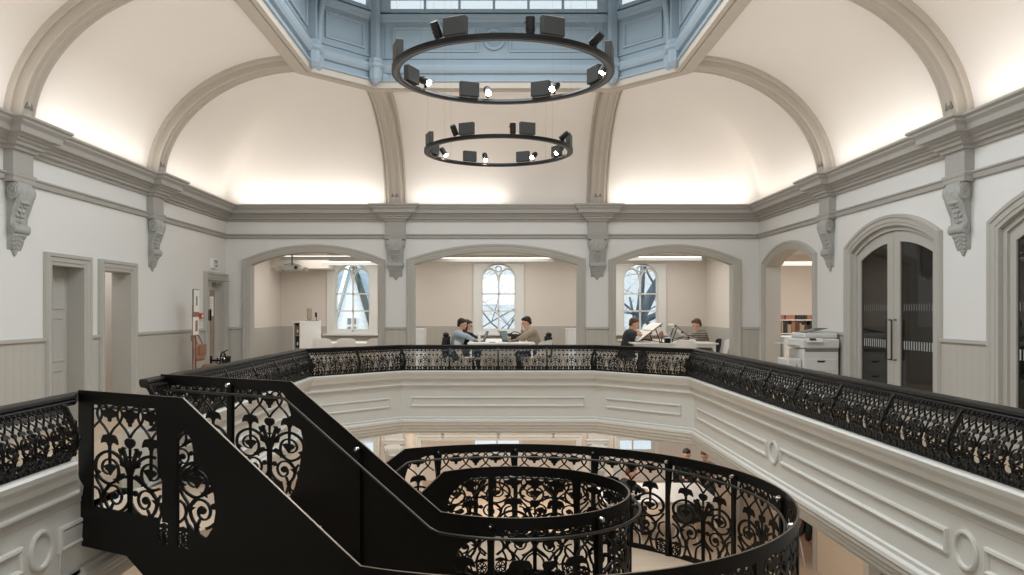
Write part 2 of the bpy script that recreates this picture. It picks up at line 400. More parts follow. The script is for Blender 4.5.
# brackets -----------------------------------------------------------------
def make_bracket(label, loc, rz):
    """local: wall plane at y=0, room towards -y, x along the wall"""
    t = thing('scroll_bracket', label, 'bracket', loc, rz, 'carved scroll brackets under the cornice')
    b = MB(); b.box(-.19, .19, -.16, 0, 3.12, 3.40); b.box(-.205, .205, -.18, 0, 3.385, 3.42)
    b.build('pilaster_block', 'cornice', t)
    b = MB(); b.sweep([(.19, 0), (.19, -.16), (-.19, -.16), (-.19, 0)], [(0, 3.03), (.012, 3.03), (.02, 3.05), (.02, 3.08), (.035, 3.10), (.035, 3.125), (0, 3.14)], I3, caps=False)
    b.box(-.188, .188, -.158, 0, 3.03, 3.119); b.build('abacus', 'cornice', t)
    b = MB()
    prof = [(0, 3.03), (-.18, 3.03), (-.20, 2.98), (-.21, 2.90), (-.19, 2.80), (-.14, 2.74), (-.10, 2.66), (-.09, 2.56), (-.11, 2.50), (-.10, 2.44), (-.06, 2.40), (-.04, 2.34), (0, 2.28)]
    b.slab([prof], lambda a, z, h: (h, a, z), -.13, .13)
    b.build('console_body', 'corbel', t, smooth=30)
    b = MB()
    lp = []
    for i in range(25):
        x = -.175+.35*i/24; g = .012*abs(sin(x*60)); lp.append((.088-g*1.1+.012*(abs(x) > .15), x))
    b.lathe(lp, (0, -.135, 2.93), (1, 0, 0), 24)
    lp = [(.052-.007*abs(sin(x*80))+.008*(abs(x) > .12), x) for x in [-.15+.30*i/20 for i in range(21)]]
    b.lathe(lp, (0, -.10, 2.515), (1, 0, 0), 20)
    b.build('volute', 'corbel', t, smooth=50)
    b = MB()
    for sx in (-1, 1):
        for cx, cy, cz, r0 in ((.182, -.135, 2.93, .075), (.155, -.10, 2.515, .042)):
            pts = []
            for i in range(26):
                a = i*.42; r = r0*(1-i/30); pts.append((sx*cx, cy+r*cos(a), cz+r*sin(a)))
            b.tube(pts, .009, 6)
        b.tube([(sx*.14, -.20, 2.86), (sx*.145, -.14, 2.75), (sx*.14, -.09, 2.65), (sx*.14, -.08, 2.57)], .018, 8)
    b.build('side_scroll', 'corbel', t, smooth=50)
    b = MB(); rnd = random.Random(3)
    # acanthus leaf between the volutes and pendant leaf at the foot
    for k in range(5):
        z = 2.84-k*.055; w = .035+.02*sin(k*1.3)
        for sx in (-1, 1):
            rot = Matrix.Rotation(sx*.7, 3, 'Y') @ Matrix.Rotation(-.5, 3, 'X')
            b.ellipsoid((sx*(.05+.012*(k % 2)), -.17+.022*k, z), (.028, .03, .045), rot, 8, 6)
        b.ellipsoid((0, -.185+.022*k, z), (.022, .03, .045), None, 8, 6)
    b.ellipsoid((0, -.19, 2.81), (.10, .035, .025), None, 12, 6)
    for k in range(5):
        z = 2.46-k*.045; w = .10*(1-k/5.5)
        for j in range(-2, 3):
            rot = Matrix.Rotation(j*.35, 3, 'Y')
            b.ellipsoid((j*w*.5, -.085+.014*k+abs(j)*.008, z-.01*abs(j)), (w*.22+.008, .024, .034), rot, 8, 6)
    b.ellipsoid((0, -.02, 2.25), (.022, .02, .035), None, 8, 6)
    b.build('acanthus_leaf', 'corbel', t, smooth=60)
    for ch in t.children:
        for vv in ch.data.vertices: vv.co.y *= .68
    return t
proto = make_bracket('carved scroll bracket on the back wall between the left and middle arches', (-2.02, YF, 0), 0)
for lab, loc, rz in (('carved scroll bracket on the back wall between the middle and right arches', (2.0, YF, 0), 0),
                     ('carved scroll bracket high on the left wall above the open doorway, farther along', (XL, 12.4, 0), pi/2),
                     ('large carved scroll bracket on the left wall at the left edge of the photo', (XL, 8.86, 0), pi/2),
                     ('carved scroll bracket on the right wall between the archway and the double doors', (XR, 12.4, 0), -pi/2),
                     ('large carved scroll bracket on the right wall between the two glazed doors', (XR, 8.86, 0), -pi/2)):
    c = copy_tree(proto); c.location = loc; c.rotation_euler.z = rz; c['label'] = lab

# ================================================================== VAULT AND DOME
DX = -.05; DYM = 7.15
ZO = 5.27; ZV = 5.5; ZC = 3.62
def mir(pts): return pts
octI = [(DX+2.79, 12.1), (DX+1.92, 13.0), (DX-1.92, 13.0), (DX-2.79, 12.1), (DX-2.79, 2.2), (DX-1.92, 1.3), (DX+1.92, 1.3), (DX+2.79, 2.2)]
octO = grow(octI, -.30)
def wallpair():
    """pairs (outer opening point, wall point) counter-clockwise"""
    prs = []
    O = octO
    def lerp(a, b, t): return (a[0]+(b[0]-a[0])*t, a[1]+(b[1]-a[1])*t)
    def seg(a, b, wa, wb, n):
        for i in range(n): prs.append((lerp(a, b, i/n), lerp(wa, wb, i/n)))
    n = 10
    cr = [(XR, YF), (XL, YF), (XL, YN), (XR, YN)]
    # right side up
    seg(O[7], O[0], (XR, O[7][1]), (XR, O[0][1]), 12)
    m = lerp(O[0], O[1], .5); seg(O[0], m, (XR, O[0][1]), cr[0], n); seg(m, O[1], cr[0], (O[1][0], YF), n)
    seg(O[1], O[2], (O[1][0], YF), (O[2][0], YF), 12)
    m = lerp(O[2], O[3], .5); seg(O[2], m, (O[2][0], YF), cr[1], n); seg(m, O[3], cr[1], (XL, O[3][1]), n)
    seg(O[3], O[4], (XL, O[3][1]), (XL, O[4][1]), 12)
    m = lerp(O[4], O[5], .5); seg(O[4], m, (XL, O[4][1]), cr[2], n); seg(m, O[5], cr[2], (O[5][0], YN), n)
    seg(O[5], O[6], (O[5][0], YN), (O[6][0], YN), 12)
    m = lerp(O[6], O[7], .5); seg(O[6], m, (O[6][0], YN), cr[3], n); seg(m, O[7], cr[3], (XR, O[7][1]), n)
    return prs
prs = wallpair(); K = 20; vs = []; fs = []
for (o, w) in prs:
    for k in range(K+1):
        ph = pi/2*k/K; t = 1-cos(ph)
        vs.append((w[0]+(o[0]-w[0])*t, w[1]+(o[1]-w[1])*t, ZC+(ZV-ZC)*sin(ph)))
for i in range(len(prs)):
    j = (i+1) % len(prs)
    for k in range(K): fs.append((i*(K+1)+k, i*(K+1)+k+1, j*(K+1)+k+1, j*(K+1)+k))
struct('ceiling', MB().add(vs, fs), 'vault', 'cream coved plaster vault around the lantern opening', 'ceiling', smooth=True)
# frame round the opening
FP = [(0, ZV+.1), (0, ZO+.06), (.02, ZO+.05), (.02, ZO+.015), (.05, ZO+.015), (.05, ZO), (.21, ZO), (.21, ZO+.02), (.235, ZO+.02), (.235, ZO), (.30, ZO), (.30, ZO+.10)]
struct('trim_%d' % tn[0], MB().sweep(octO, FP, I3, closed=True), 'rib', 'taupe moulded frame around the octagonal lantern opening', 'moulding'); tn[0] += 1
# ribs
def rib(base, top, lab):
    """rib from wall point to opening point in plan"""
    b = Vector(base); t = Vector(top); d = (t-b); n2 = d.normalized(); side = Vector((-n2.y, n2.x))
    hp_ = [(.215, -.02), (.215, .05), (.19, .065), (.175, .05), (.15, .05), (.14, .07), (.14, .135), (.125, .155), (.10, .155), (.09, .14), (.03, .14), (.02, .15)]
    prof = [(-w, d_) for w, d_ in hp_]+[(w, d_) for w, d_ in reversed(hp_)]
    a = d.length; h = ZV-ZC; vs = []; fs = []; N = 28; Kp = len(prof)
    for i in range(N+1):
        ph = pi/2*i/N; cx = a*(1-cos(ph)); cz = ZC+h*sin(ph)
        nx, nz = h*cos(ph), -a*sin(ph)   # towards the inside of the vault
        L = hypot(nx, nz); nx /= L; nz /= L
        for w, dd in prof:
            q = b+n2*(cx+nx*dd)+side*w; vs.append((q.x, q.y, cz+nz*dd))
    for i in range(N):
        for k in range(Kp-1): fs.append((i*Kp+k, i*Kp+k+1, (i+1)*Kp+k+1, (i+1)*Kp+k))
    o = struct('trim_%d' % tn[0], MB().add(vs, fs), 'rib', lab, 'rib', smooth=30); tn[0] += 1
    v = MB(); q = b+n2*.235
    f = lambda a_, z, hh: (*(b+n2*(.158+hh)+side*a_), z)
    v.slab([[(-.07, 3.86), (.07, 3.86), (.045, 3.98), (-.045, 3.98)]], f, 0, .02)
    struct('vent', v, 'grey', '', '', o)
for y, l in ((12.4, 'farther'), (8.86, 'nearer'), (5.4, 'third'), (1.9, 'nearest')):
    rib((XL, y), (octO[3][0]+.05, y if y < 12.3 else 12.25), l+' curved taupe rib springing from the left cornice')
    rib((XR, y), (octO[0][0]-.05, y if y < 12.3 else 12.25), l+' curved taupe rib springing from the right cornice')
rib((-2.02, YF), (-2.06, 13.25), 'taupe rib left of the middle bay of the back vault')
rib((2.0, YF), (1.96, 13.25), 'taupe rib right of the middle bay of the back vault')
# drum of the lantern
drum = struct('wall_lantern', MB().sweep(octI, [(-.02, ZO+.02), (-.02, 6.5), (.0, 6.5)], I3, closed=True), 'blue', 'blue-grey panelled drum of the roof lantern', 'lantern')
mb = MB()
for pr in ([(-.02, 5.36), (.03, 5.37), (.03, 5.40), (-.02, 5.41)], [(-.02, 5.50), (.03, 5.51), (.06, 5.55), (.08, 5.60), (.08, 5.63), (.02, 5.64), (-.02, 5.66)],
           [(-.02, 5.74), (.01, 5.75), (.01, 5.77), (-.02, 5.78)], [(-.02, 6.34), (.01, 6.35), (.03, 6.38), (.035, 6.42), (.045, 6.44), (.045, 6.47), (-.02, 6.50)]):
    mb.sweep(octI, pr, I3, closed=True)
struct('drum_moulding', mb, 'blue', '', '', drum)
def drum_panel(p0, p1, z0, z1, mb):
    p0 = Vector(p0); p1 = Vector(p1); d = (p1-p0).normalized(); n = Vector((-d.y, d.x)); L = (p1-p0).length
    f = lambda a, z, h: (*(p0+d*a+n*(h-.02)), z)
    mb.sweep([(0, z0), (L, z0), (L, z1), (0, z1)], [(0, 0), (0, .03), (.03, .035), (.045, .015), (.045, 0)], f, closed=True)
mb = MB()
for a, b, gaps in ((octI[1], octI[2], 2), (octI[0], octI[1], 1), (octI[2], octI[3], 1), (octI[7], octI[0], 4), (octI[3], octI[4], 4)):
    va, vb = Vector(a), Vector(b); L = (vb-va).length; d = (vb-va)/L; m0 = .25; g = .50 if gaps == 2 else .16
    w = (L-2*m0-(gaps-1)*g)/gaps
    for i in range(gaps):
        q = va+d*(m0+i*(w+g)); drum_panel(q, q+d*w, 5.86, 6.28, mb)
f = lambda a, z, h: (a, 13.0-h, z)
ring(mb, (DX, 6.07), .13, .18, .03, f)
struct('drum_panel', mb, 'blue', '', '', drum)
# corner piers with pendant feet
for i, (x, y) in enumerate(octI):
    c = Vector((DX, DYM)); cc = Vector((x, y)); inw = (Vector((DX, 12.0 if y > 7 else 2.3))-cc).normalized(); ang = atan2(inw.y, inw.x)
    mb = MB()
    for da, rr in ((-.55, .10), (.55, .10)):
        pos = cc+Vector((cos(ang+pi/2)*da*.22+inw.x*.05, sin(ang+pi/2)*da*.22+inw.y*.05))
        rot = Matrix.Rotation(ang, 3, 'Z')
        mb.obox((pos.x, pos.y, 7.1), (.12, .10, 3.0), rot)
        for w in (-.03, .03):
            q = pos+Vector((cos(ang+pi/2)*w, sin(ang+pi/2)*w))+inw*.055; mb.cyl((q.x, q.y, 5.66), (q.x, q.y, 8.5), .012, n=6)
        mb.lathe([(.012, 5.285), (.05, 5.31), (.10, 5.37), (.115, 5.45), (.105, 5.52), (.11, 5.54), (.145, 5.57), (.15, 5.62), (.13, 5.64), (.12, 5.70)], (pos.x, pos.y, 0), n=8)
    struct('pier', mb, 'blue', '', '', drum)
    if i in (0, 3, 4, 7):
        mb = MB(); pts = []
        for k in range(13):
            a = pi/2*k/12; pts.append((cc.x+inw.x*(.10+1.3*(1-cos(a))), cc.y+inw.y*(.10+1.3*(1-cos(a)))+0, 5.62+2.3*sin(a)))
        mb.tube(pts, .055, 8); struct('brace', mb, 'blue', '', '', drum, smooth=50)
# lantern windows and roof
def lantern_window(n, p0, p1, lights):
    va, vb = Vector(p0), Vector(p1); L = (vb-va).length; d = (vb-va)/L; nn = Vector((-d.y, d.x))
    f = lambda a, z, h: (*(va+d*a+nn*h), z)
    m0 = .22; mb = MB()
    def bar(a0, a1, z0, z1, h0, h1):
        P = [(a0, z0), (a1, z0), (a1, z1), (a0, z1)]
        mb.slab([P], f, h0, h1)
    bar(m0-.22, m0, 6.50, 8.3, -.02, .06); bar(L-m0, L-m0+.22, 6.50, 8.3, -.02, .06)
    bar(m0, L-m0, 6.50, 6.56, -.02, .03); bar(m0, L-m0, 8.2, 8.3, -.02, .05)
    w = (L-2*m0)/lights
    for i in range(1, lights): bar(m0+i*w-.02, m0+i*w+.02, 6.56, 8.2, -.01, .03)
    for z in (6.72, 7.3): bar(m0, L-m0, z-.012, z+.012, 0, .02)
    o = struct('window_%d' % n, mb, 'blue', 'long many-paned window band of the roof lantern', 'window')
    g = MB().slab([[(m0, 6.56), (L-m0, 6.56), (L-m0, 8.2), (m0, 8.2)]], f, 0, .006)
    struct('pane', g, 'glass', '', '', o)
for n, (a, b, l) in enumerate(((1, 2, 6), (0, 1, 2), (2, 3, 2), (7, 0, 14), (3, 4, 14)), 1):
    lantern_window(n, octI[a], octI[b], l)
struct('ceiling.001', MB().slab([octO], I3, 8.3, 8.4).sweep(octI[4:8], [(0, 6.6), (0, 8.3)], I3, caps=False), 'blue', 'blue-grey flat top of the roof lantern', 'ceiling')

# ================================================================== ALCOVES BEHIND THE BACK WALL
YA = 19.8
WIN = [(-3.62, 0), (.04, 1), (3.60, 2)]
def win_loop(x, hw=.44, z0=1.07, zs=2.38):
    return [(x-hw, z0), (x+hw, z0)]+[(x+hw*cos(a), zs+hw*.95*sin(a)) for a in [pi*i/16 for i in range(17)]]
struct('wall_alcove', MB().slab([[(XL-WT, ZG), (XR+WT+4, ZG), (XR+WT+4, 3.2), (XL-WT, 3.2)]]+[win_loop(x) for x, _ in WIN], lambda a, z, h: (a, YA+h, z), 0, .22), 'pale', 'cream far wall of the alcoves with three round-headed windows', 'wall')
struct('wall_alcove_left', MB().box(XL-WT, XL, YF+WT, YA, ZG, 3.2), 'pale', 'cream side wall of the left alcove', 'wall')
struct('wall_alcove_right', MB().box(XR, XR+.1, YF+WT, YA, ZG, 3.2), 'pale', 'cream side wall of the right alcove', 'wall')
struct('ceiling.002', MB().box(XL-WT, XR+WT+4, YF+WT, YA+.2, 3.0, 3.2), 'ceil', 'white plaster ceiling over the alcoves', 'ceiling')
struct('baseboard_alcove', MB().box(XL, XR, YA-.02, YA, ZG, .98).box(XL, -4.27, YA-.02, YA, .98, 1.22).box(-2.97, -.61, YA-.02, YA, .98, 1.22).box(.69, 2.95, YA-.02, YA, .98, 1.22).box(4.25, XR, YA-.02, YA, .98, 1.22).box(XL, XL+.02, YF+WT, YA-.02, ZG, 1.22).box(XR-.02, XR, YF+WT, YA-.02, ZG, 1.22), 'dadox', 'taupe boarded wainscot inside the alcoves', 'wainscot')
for x, k in WIN:
    lab = ['round-headed white window looking onto a gabled house', 'round-headed white window with bare branches outside the middle alcove', 'round-headed white window with a thick tree trunk outside'][k]
    mb = MB(); f = lambda a, z, h: (a, YA+h, z)
    outer = [(x-.63, 1.03), (x+.63, 1.03), (x+.63, 2.78), (x-.63, 2.78)]
    mb.slab([outer, win_loop(x)], f, -.05, 0)
    mb.box(x-.72, x+.72, YA-.12, YA, .99, 1.03)
    o = struct('window_%d' % (6+k), mb, 'window', lab, 'window')
    mb = MB(); lp = win_loop(x); lp2 = win_loop(x, .40, 1.11, 2.38); mb.slab([lp, lp2], f, .06, .12)
    mb.box(x-.022, x+.022, YA+.06, YA+.11, 1.08, 2.42)
    for z in (1.60, 2.03): mb.box(x-.42, x+.42, YA+.06, YA+.11, z-.016, z+.016)
    mb.box(x-.42, x+.42, YA+.065, YA+.11, 1.10, 1.15)
    for sx in (-1, 1):      # intersecting tracery heads
        pts = [(x+sx*.22+.21*cos(a), YA+.085, 2.36+.30*sin(a)) for a in [pi*i/12 for i in range(13)]]
        mb.tube(pts, .024, 6)
    mb.tube([(x-.10, YA+.085, 2.62), (x, YA+.085, 2.48), (x+.10, YA+.085, 2.62)], .02, 6)
    mb.tube([(x+.07*cos(2*pi*i/16), YA+.085, 2.66+.07*sin(2*pi*i/16)) for i in range(16)], .016, 6, closed=True)
    struct('window_frame', mb, 'window', '', '', o)
    struct('pane', MB().slab([win_loop(x, .42)], f, .085, .09), 'glass', '', '', o)
# linear lights
struct('trim_40', MB().box(XL, -4.05, 18.9, YA-.06, 2.62, 2.99), 'pale', 'boxed-in bulkhead in the corner of the left alcove', 'bulkhead')
def linear_light(label, x0, x1, y, z, proto=None):
    t = thing('linear_light', label, 'light', ((x0+x1)/2, y, z), 0, 'long suspended lights in the alcoves')
    L = (x1-x0)/2
    MB().box(-L, L, -.04, .04, .0, .07).build('housing', 'lgrey', t)
    MB().box(-L+.01, L-.01, -.035, .035, .07, .085).build('diffuser', 'led', t)
    w = MB()
    for sx in (-1, 1): w.cyl((sx*L*.85, 0, .07), (sx*L*.85, 0, 2.995-z), .004, n=6)
    w.build('wire', 'grey', t)
linear_light('long slim light hung in the middle alcove above the table', -1.35, 1.25, 17.6, 2.70)
linear_light('lower of two slim lights in the left alcove, nearer the window', -4.05, -2.2, 18.3, 2.66)
linear_light('upper of two slim lights in the left alcove, nearer the hall', -4.6, -2.5, 16.7, 2.68)
linear_light('long slim light hung in the right alcove above the drawing boards', 2.7, 4.45, 17.2, 2.70)

# room behind the archway on the right, rooms behind the left doors
struct('wall_side_room', MB().box(XR+.25, 9.2, 12.2, 12.3, ZG, 3.1).box(9.1, 9.2, 12.2, YA, ZG, 3.1).box(XR+.1, XR+.25, YF+.25, YA, ZG, 3.1), 'pale', 'cream walls of the side room seen through the right archway', 'wall')
struct('ceiling.003', MB().box(XR+.2, 9.2, 3, YF+.25, 3.0, 3.1), 'ceil', 'white ceiling of the rooms behind the right wall', 'ceiling')
struct('wall_room_right', MB().box(8.5, 8.6, 3, 12.3, ZG, 3.1).box(XR+.25, 8.6, 2.9, 3.0, ZG, 3.1), 'wall', 'dim white wall behind the glazed doors', 'wall')
struct('wall_room_left', MB().box(-6.9, -6.8, 9, 13, ZG, 3.1).box(-6.9, XL-WT, 12.2, 12.3, ZG, 3.1).box(-6.9, XL-WT, 10.55, 10.65, ZG, 3.1), 'pale', 'pale wall inside the open doorway on the left', 'wall')
struct('ceiling.004', MB().box(-8.4, XL-WT, 9, 13, 3.0, 3.1), 'ceil', 'ceiling of the room inside the left doorway', 'ceiling')
linear_light('slim light hung in the side room beyond the right archway', 6.2, 8.6, 17.8, 2.62)

# doors ---------------------------------------------------------------------
d1 = struct('door_1', MB().box(XL-.24, XL-.20, 9.57, 10.33, ZG, 2.17), 'trim', 'pale grey panelled door, closed, in the nearest left doorway', 'door')
mb = MB(); f = lambda a, z, h: (XL-.20+h, a, z)
for a0, a1, z0, z1 in ((9.66, 9.92, 1.62, 2.05), (9.98, 10.24, 1.62, 2.05), (9.66, 9.92, .95, 1.52), (9.98, 10.24, .95, 1.52), (9.66, 9.92, .25, .85), (9.98, 10.24, .25, .85)):
    mb.sweep([(a0, z0), (a0, z1), (a1, z1), (a1, z0)], [(0, 0), (0, .01), (-.02, .012), (-.03, 0)], f, closed=True)
struct('door_panel', mb, 'trim', '', '', d1)
struct('door_handle', MB().lathe([(.028, 0), (.028, .008), (.012, .01), (.012, .04), (.03, .05), (.032, .065), (.02, .075)], (XL-.20, 9.64, 1.55-.0), (1, 0, 0)), 'darker', '', '', d1, smooth=40)
# exit door
d3 = struct('door_2', MB().slab([[(14.74, ZG), (15.60, ZG), (15.60, 2.17), (14.74, 2.17)], [(14.98, .35), (15.28, .35), (15.28, 2.0), (14.98, 2.0)]], fnL, .03, .08), 'trim', 'taupe exit door with a tall vision panel in the far left corner', 'door')
struct('pane', MB().slab([[(14.98, .35), (15.28, .35), (15.28, 2.0), (14.98, 2.0)]], fnL, .05, .056), mat('brown_vision_pane', (150, 134, 118), .25), '', '', d3)
struct('door_handle', MB().box(XL-.03, XL+.05, 14.83, 14.86, 1.42, 1.62).box(XL+.03, XL+.05, 14.83, 14.86, 1.40, 1.64), 'chrome', '', '', d3)
struct('door_closer', MB().box(XL-.03, XL+.05, 15.1, 15.4, 2.08, 2.15).obox((XL+.12, 14.98, 2.17), (.02, .62, .015), Matrix.Rotation(-.4, 3, 'Z')), 'grey', '', '', d3)
t = thing('notice', 'white printed notice stuck on the exit door glass', 'notice', (XL-.045, 15.12, 1.5))
MB().box(0, .003, -.09, .10, .0, .38).build('sheet', 'paper', t)
mb = MB()
for k in range(7): mb.box(.003, .004, -.06, .03+.04*((k*7) % 3)/3, .32-k*.04, .328-k*.04)
mb.build('printed_line', 'grey', t)
t = thing('exit_sign', 'small white and green exit sign above the exit door', 'sign', (XL, 15.08, 2.42))
MB().box(0, .05, -.14, .14, 0, .18).build('housing', 'white', t); MB().box(.05, .053, -.06, .10, .02, .15).build('sign_face', 'green', t)
mb = MB(); mb.ellipsoid((.055, .045, .125), (.003, .012, .012)); mb.tube([(.055, .045, .11), (.055, .03, .075), (.055, .05, .045)], .006, 6); mb.tube([(.055, .03, .075), (.055, .005, .05)], .005, 6); mb.tube([(.055, .045, .105), (.055, .07, .08)], .004, 6); mb.box(.053, .056, -.045, -.015, .03, .12); mb.build('running_figure', 'white', t)
t = thing('fire_call_point', 'small red fire alarm call point beside the exit door', 'alarm', (XL, 14.42, 1.46))
MB().box(0, .045, -.05, .05, 0, .10).build('housing', 'red', t); MB().box(.045, .048, -.03, .03, .025, .075).build('break_glass', 'paper', t)
# glazed arched double doors
def arched_doors(n, o, lab, withhandles=True):
    a0, a1, zs, za = o; am = (a0+a1)/2; g = .012; H = .10
    w = (a1-a0)/2; h = za-zs; r = (w*w+h*h)/(2*h); top = lambda a: za-r+sqrt(max(0, r*r-(a-am)**2))
    d = None
    frame = MB()
    pts = [(a0, ZG)]+arch(a0, a1, zs, za)+[(a1, ZG)]
    frame.sweep(pts, [(0, .02), (0, .16), (-.07, .16), (-.07, .02)], fnR, pclosed=True)
    d = struct('door_%d' % n, frame, 'trim', lab, 'door')
    for lo, hi in ((a0+.07, am-.004), (am+.004, a1-.07)):
        ts = [lo+(hi-lo)*i/10 for i in range(11)]
        outl = [(lo, ZG+.01)]+[(a, top(a)-.075) for a in ts]+[(hi, ZG+.01)]
        i0, i1 = lo+.15, hi-.15
        if hi < am+.01 and lo < am-.1: i0, i1 = lo+.10, hi-.16
        if lo > am-.01: i0, i1 = lo+.16, hi-.10
        ts2 = [i0+(i1-i0)*i/10 for i in range(11)]
        il = [(i0, ZG+.25)]+[(a, top(a)-.22) for a in ts2]+[(i1, ZG+.25)]
        leaf = MB().slab([outl, il], fnR, .05, .10)
        lf = struct('door_leaf', leaf, 'trim', '', '', d)
        struct('pane', MB().slab([il], fnR, .07, .078), 'dglass', '', '', lf)
        for z, hh, cc in ((1.10, .11, 170), (1.60, .09, 104)):
          fr = MB(); k = i0+.03
          while k < i1-.04:
            if True:
                P = [fnR(k, z, .066), fnR(k+.022, z+hh, .069)]
                fr.box(min(P[0][0], P[1][0]), max(P[0][0], P[1][0]), k, k+.022, z, z+hh)
            k += .06
          struct('frosted_marking', fr, mat('frosted_film', (cc, cc+2, cc), .6), '', '', lf)
        hx = am-.07 if lo < am-.1 else am+.07
        hd = MB(); hd.tube([fnR(hx, .95, .05), fnR(hx, .95, -.01), fnR(hx, 1.48, -.01), fnR(hx, 1.48, .05)], .012, 8)
        struct('door_handle', hd, 'tube', '', '', lf)
        hg = MB(); hx = lo-.02 if lo < am-.1 else hi+.02
        for z in (.45, 1.25, 2.0): hg.cyl(fnR(hx, z, .04), fnR(hx, z+.1, .04), .012, n=8)
        struct('hinge', hg, 'trim', '', '', lf)
arched_doors(3, RIGHT[1], 'pair of arched glazed doors with long bar handles on the right wall')
arched_doors(4, RIGHT[0], 'pair of arched glazed doors cut off by the right edge of the photo')
#@@PART2@@
# ================================================================== ORNAMENTAL IRONWORK
# half tile drawn in units: a = across (952 per metre), b = down from the top (1444 per metre), mirrored about a=0, tile spans a=-400..400
def Cp(x, y): return (x-437, y-.1*(x-437)-110)
def Dp(x, y): return (x-437, y+527-.1*(x-437)-110)
STRK, POLY = [], []
for ca in (-100, -300):
    for sg in (1, -1):
        STRK.append(([(ca+sg*w, b) for w, b in ((-95, 60), (-70, 15), (-35, 0), (-5, 15), (20, 60), (24, 105), (0, 165), (-45, 215), (-80, 265), (-98, 305))], 15, 15, 2))
for ca in (-400, -200, 0):
    bot = 195 if ca == 0 else 165
    hp = [(0, 30), (25, 32), (45, 55), (74, 58), (72, 95), (50, 120), (36, 125), (30, bot-45), (14, bot-28), (12, bot)]
    POLY.append(([(ca+x, y) for x, y in hp]+[(ca-x, y) for x, y in reversed(hp) if x], ca))
hp = [(0, 300), (25, 290), (60, 300), (78, 338), (84, 385), (52, 370), (24, 374), (15, 400)]
POLY.append(([(-200+x, y) for x, y in hp]+[(-200-x, y) for x, y in reversed(hp) if x], -200))
hp = [(0, 312), (30, 310), (50, 335), (46, 370), (28, 392), (10, 405)]
for ca in (0, -400): POLY.append(([(ca+x, y) for x, y in hp]+[(ca-x, y) for x, y in reversed(hp) if x], ca))
STRK.append(([(-200, 375), (-198, 480), (-197, 600)], 24, 20, 1))
STRK.append(([(0, 395), (0, 500), (0, 640)], 18, 6, 1))
STRK.append(([(-400, 395), (-400, 500), (-400, 640)], 18, 10, 1))
POLY.append(([(-26, 478), (26, 478), (6, 505), (0, 530), (-6, 505)], 0))
dstr = lambda pts, w0, w1, k: STRK.append(([Dp(*p) for p in pts], w0, w1, k))
dstr([(432, 262), (405, 170), (360, 100), (300, 45), (230, 18), (160, 40), (110, 90), (95, 160), (110, 235), (160, 300), (235, 335), (300, 300), (328, 230), (315, 150), (275, 105), (225, 95), (180, 120), (162, 170), (178, 215), (215, 240), (245, 235)], 32, 15, 2)
dstr([(430, 262), (380, 262), (340, 285), (300, 310), (250, 335)], 30, 20, 2)
dstr([(235, 340), (200, 330), (150, 300)], 22, 14, 1)
dstr([(205, 400), (235, 362), (285, 352), (335, 385), (358, 450), (340, 510), (300, 530), (262, 500), (255, 450), (280, 415), (305, 430), (300, 455)], 20, 17, 2)
dstr([(235, 345), (195, 400), (185, 470), (210, 545), (260, 610)], 24, 24, 2)
dstr([(437, 470), (415, 530), (372, 580), (320, 610)], 26, 26, 2)
dstr([(437, 240), (437, 420), (437, 610)], 48, 40, 1)
dstr([(432, 215), (400, 100), (372, 0), (358, -20)], 36, 24, 2)
dstr([(385, 405), (430, 425)], 24, 18, 1)
dstr([(85, 370), (130, 400), (150, 460), (140, 520), (90, 575)], 20, 20, 2)
dstr([(90, 250), (120, 320), (170, 400), (180, 470)], 20, 22, 2)
dpol = lambda pts, ca=None: POLY.append(([Dp(*p) for p in pts], ca))
dpol([(180, 160), (215, 145), (270, 145), (310, 165), (290, 195), (270, 215), (245, 255), (225, 215), (200, 195)])
dpol([(292+30*cos(a), 450+34*sin(a)) for a in [2*pi*i/9 for i in range(9)]])
dpol([(385+24*cos(a), 405+30*sin(a)) for a in [2*pi*i/8 for i in range(8)]])
dpol([(112, 195), (155, 225), (118, 250)]); dpol([(335, 105), (352, 150), (385, 160), (360, 95)]); dpol([(270, 285), (330, 330), (318, 285)])
dpol([(190, 420), (232, 425), (198, 455)]); dpol([(330, 235), (380, 225), (398, 262), (340, 275)]); dpol([(400, 180), (340, 150), (362, 100)])
POLY.append(([Cp(*p) for p in ((325, 535), (332, 512), (355, 522), (362, 500), (392, 505), (398, 518), (378, 528), (384, 560), (350, 590))], None))
for pts, w in (([(0, 980), (0, 1100), (0, 1240)], 34), ([(-20, 1000), (-80, 1080), (-90, 1240)], 18), ([(-165, 960), (-190, 1060), (-130, 1240)], 20), ([(-215, 1000), (-200, 1100), (-225, 1240)], 18), ([(-300, 960), (-262, 1080), (-275, 1240)], 20), ([(-190, 1060), (-230, 1110), (-262, 1080)], 16)):
    STRK.append((pts, w, w, 3))
def tile_flat(ss=1., ws=1.):
    """list of flat polygons (u, v): u across in metres from the tile axis, v down from the top"""
    out = []
    def conv(a, b): return (a/952., b/1444.)
    for pts, w0, w1, k in STRK:
        P = bez(pts, max(1, int(round(k*ss)))) if len(pts) > 2 else [Vector(p) for p in pts]
        N = len(P); L = []
        for i, p in enumerate(P):
            d = (P[min(N-1, i+1)]-P[max(0, i-1)]); d = d.normalized() if d.length > 0 else Vector((1, 0))
            n = Vector((-d.y, d.x))*ws*(w0+(w1-w0)*i/(N-1))/2; L.append((p+n, p-n))
        for m in (1, -1):
            out.append(('r', [(conv(m*x.x, x.y), conv(m*y.x, y.y)) for x, y in L]))
    for pts, ca in POLY:
        for m in (1, -1):
            if ca == 0 and m == -1: continue
            out.append(('p', [conv(m*x, y) for x, y in pts]))
    return out
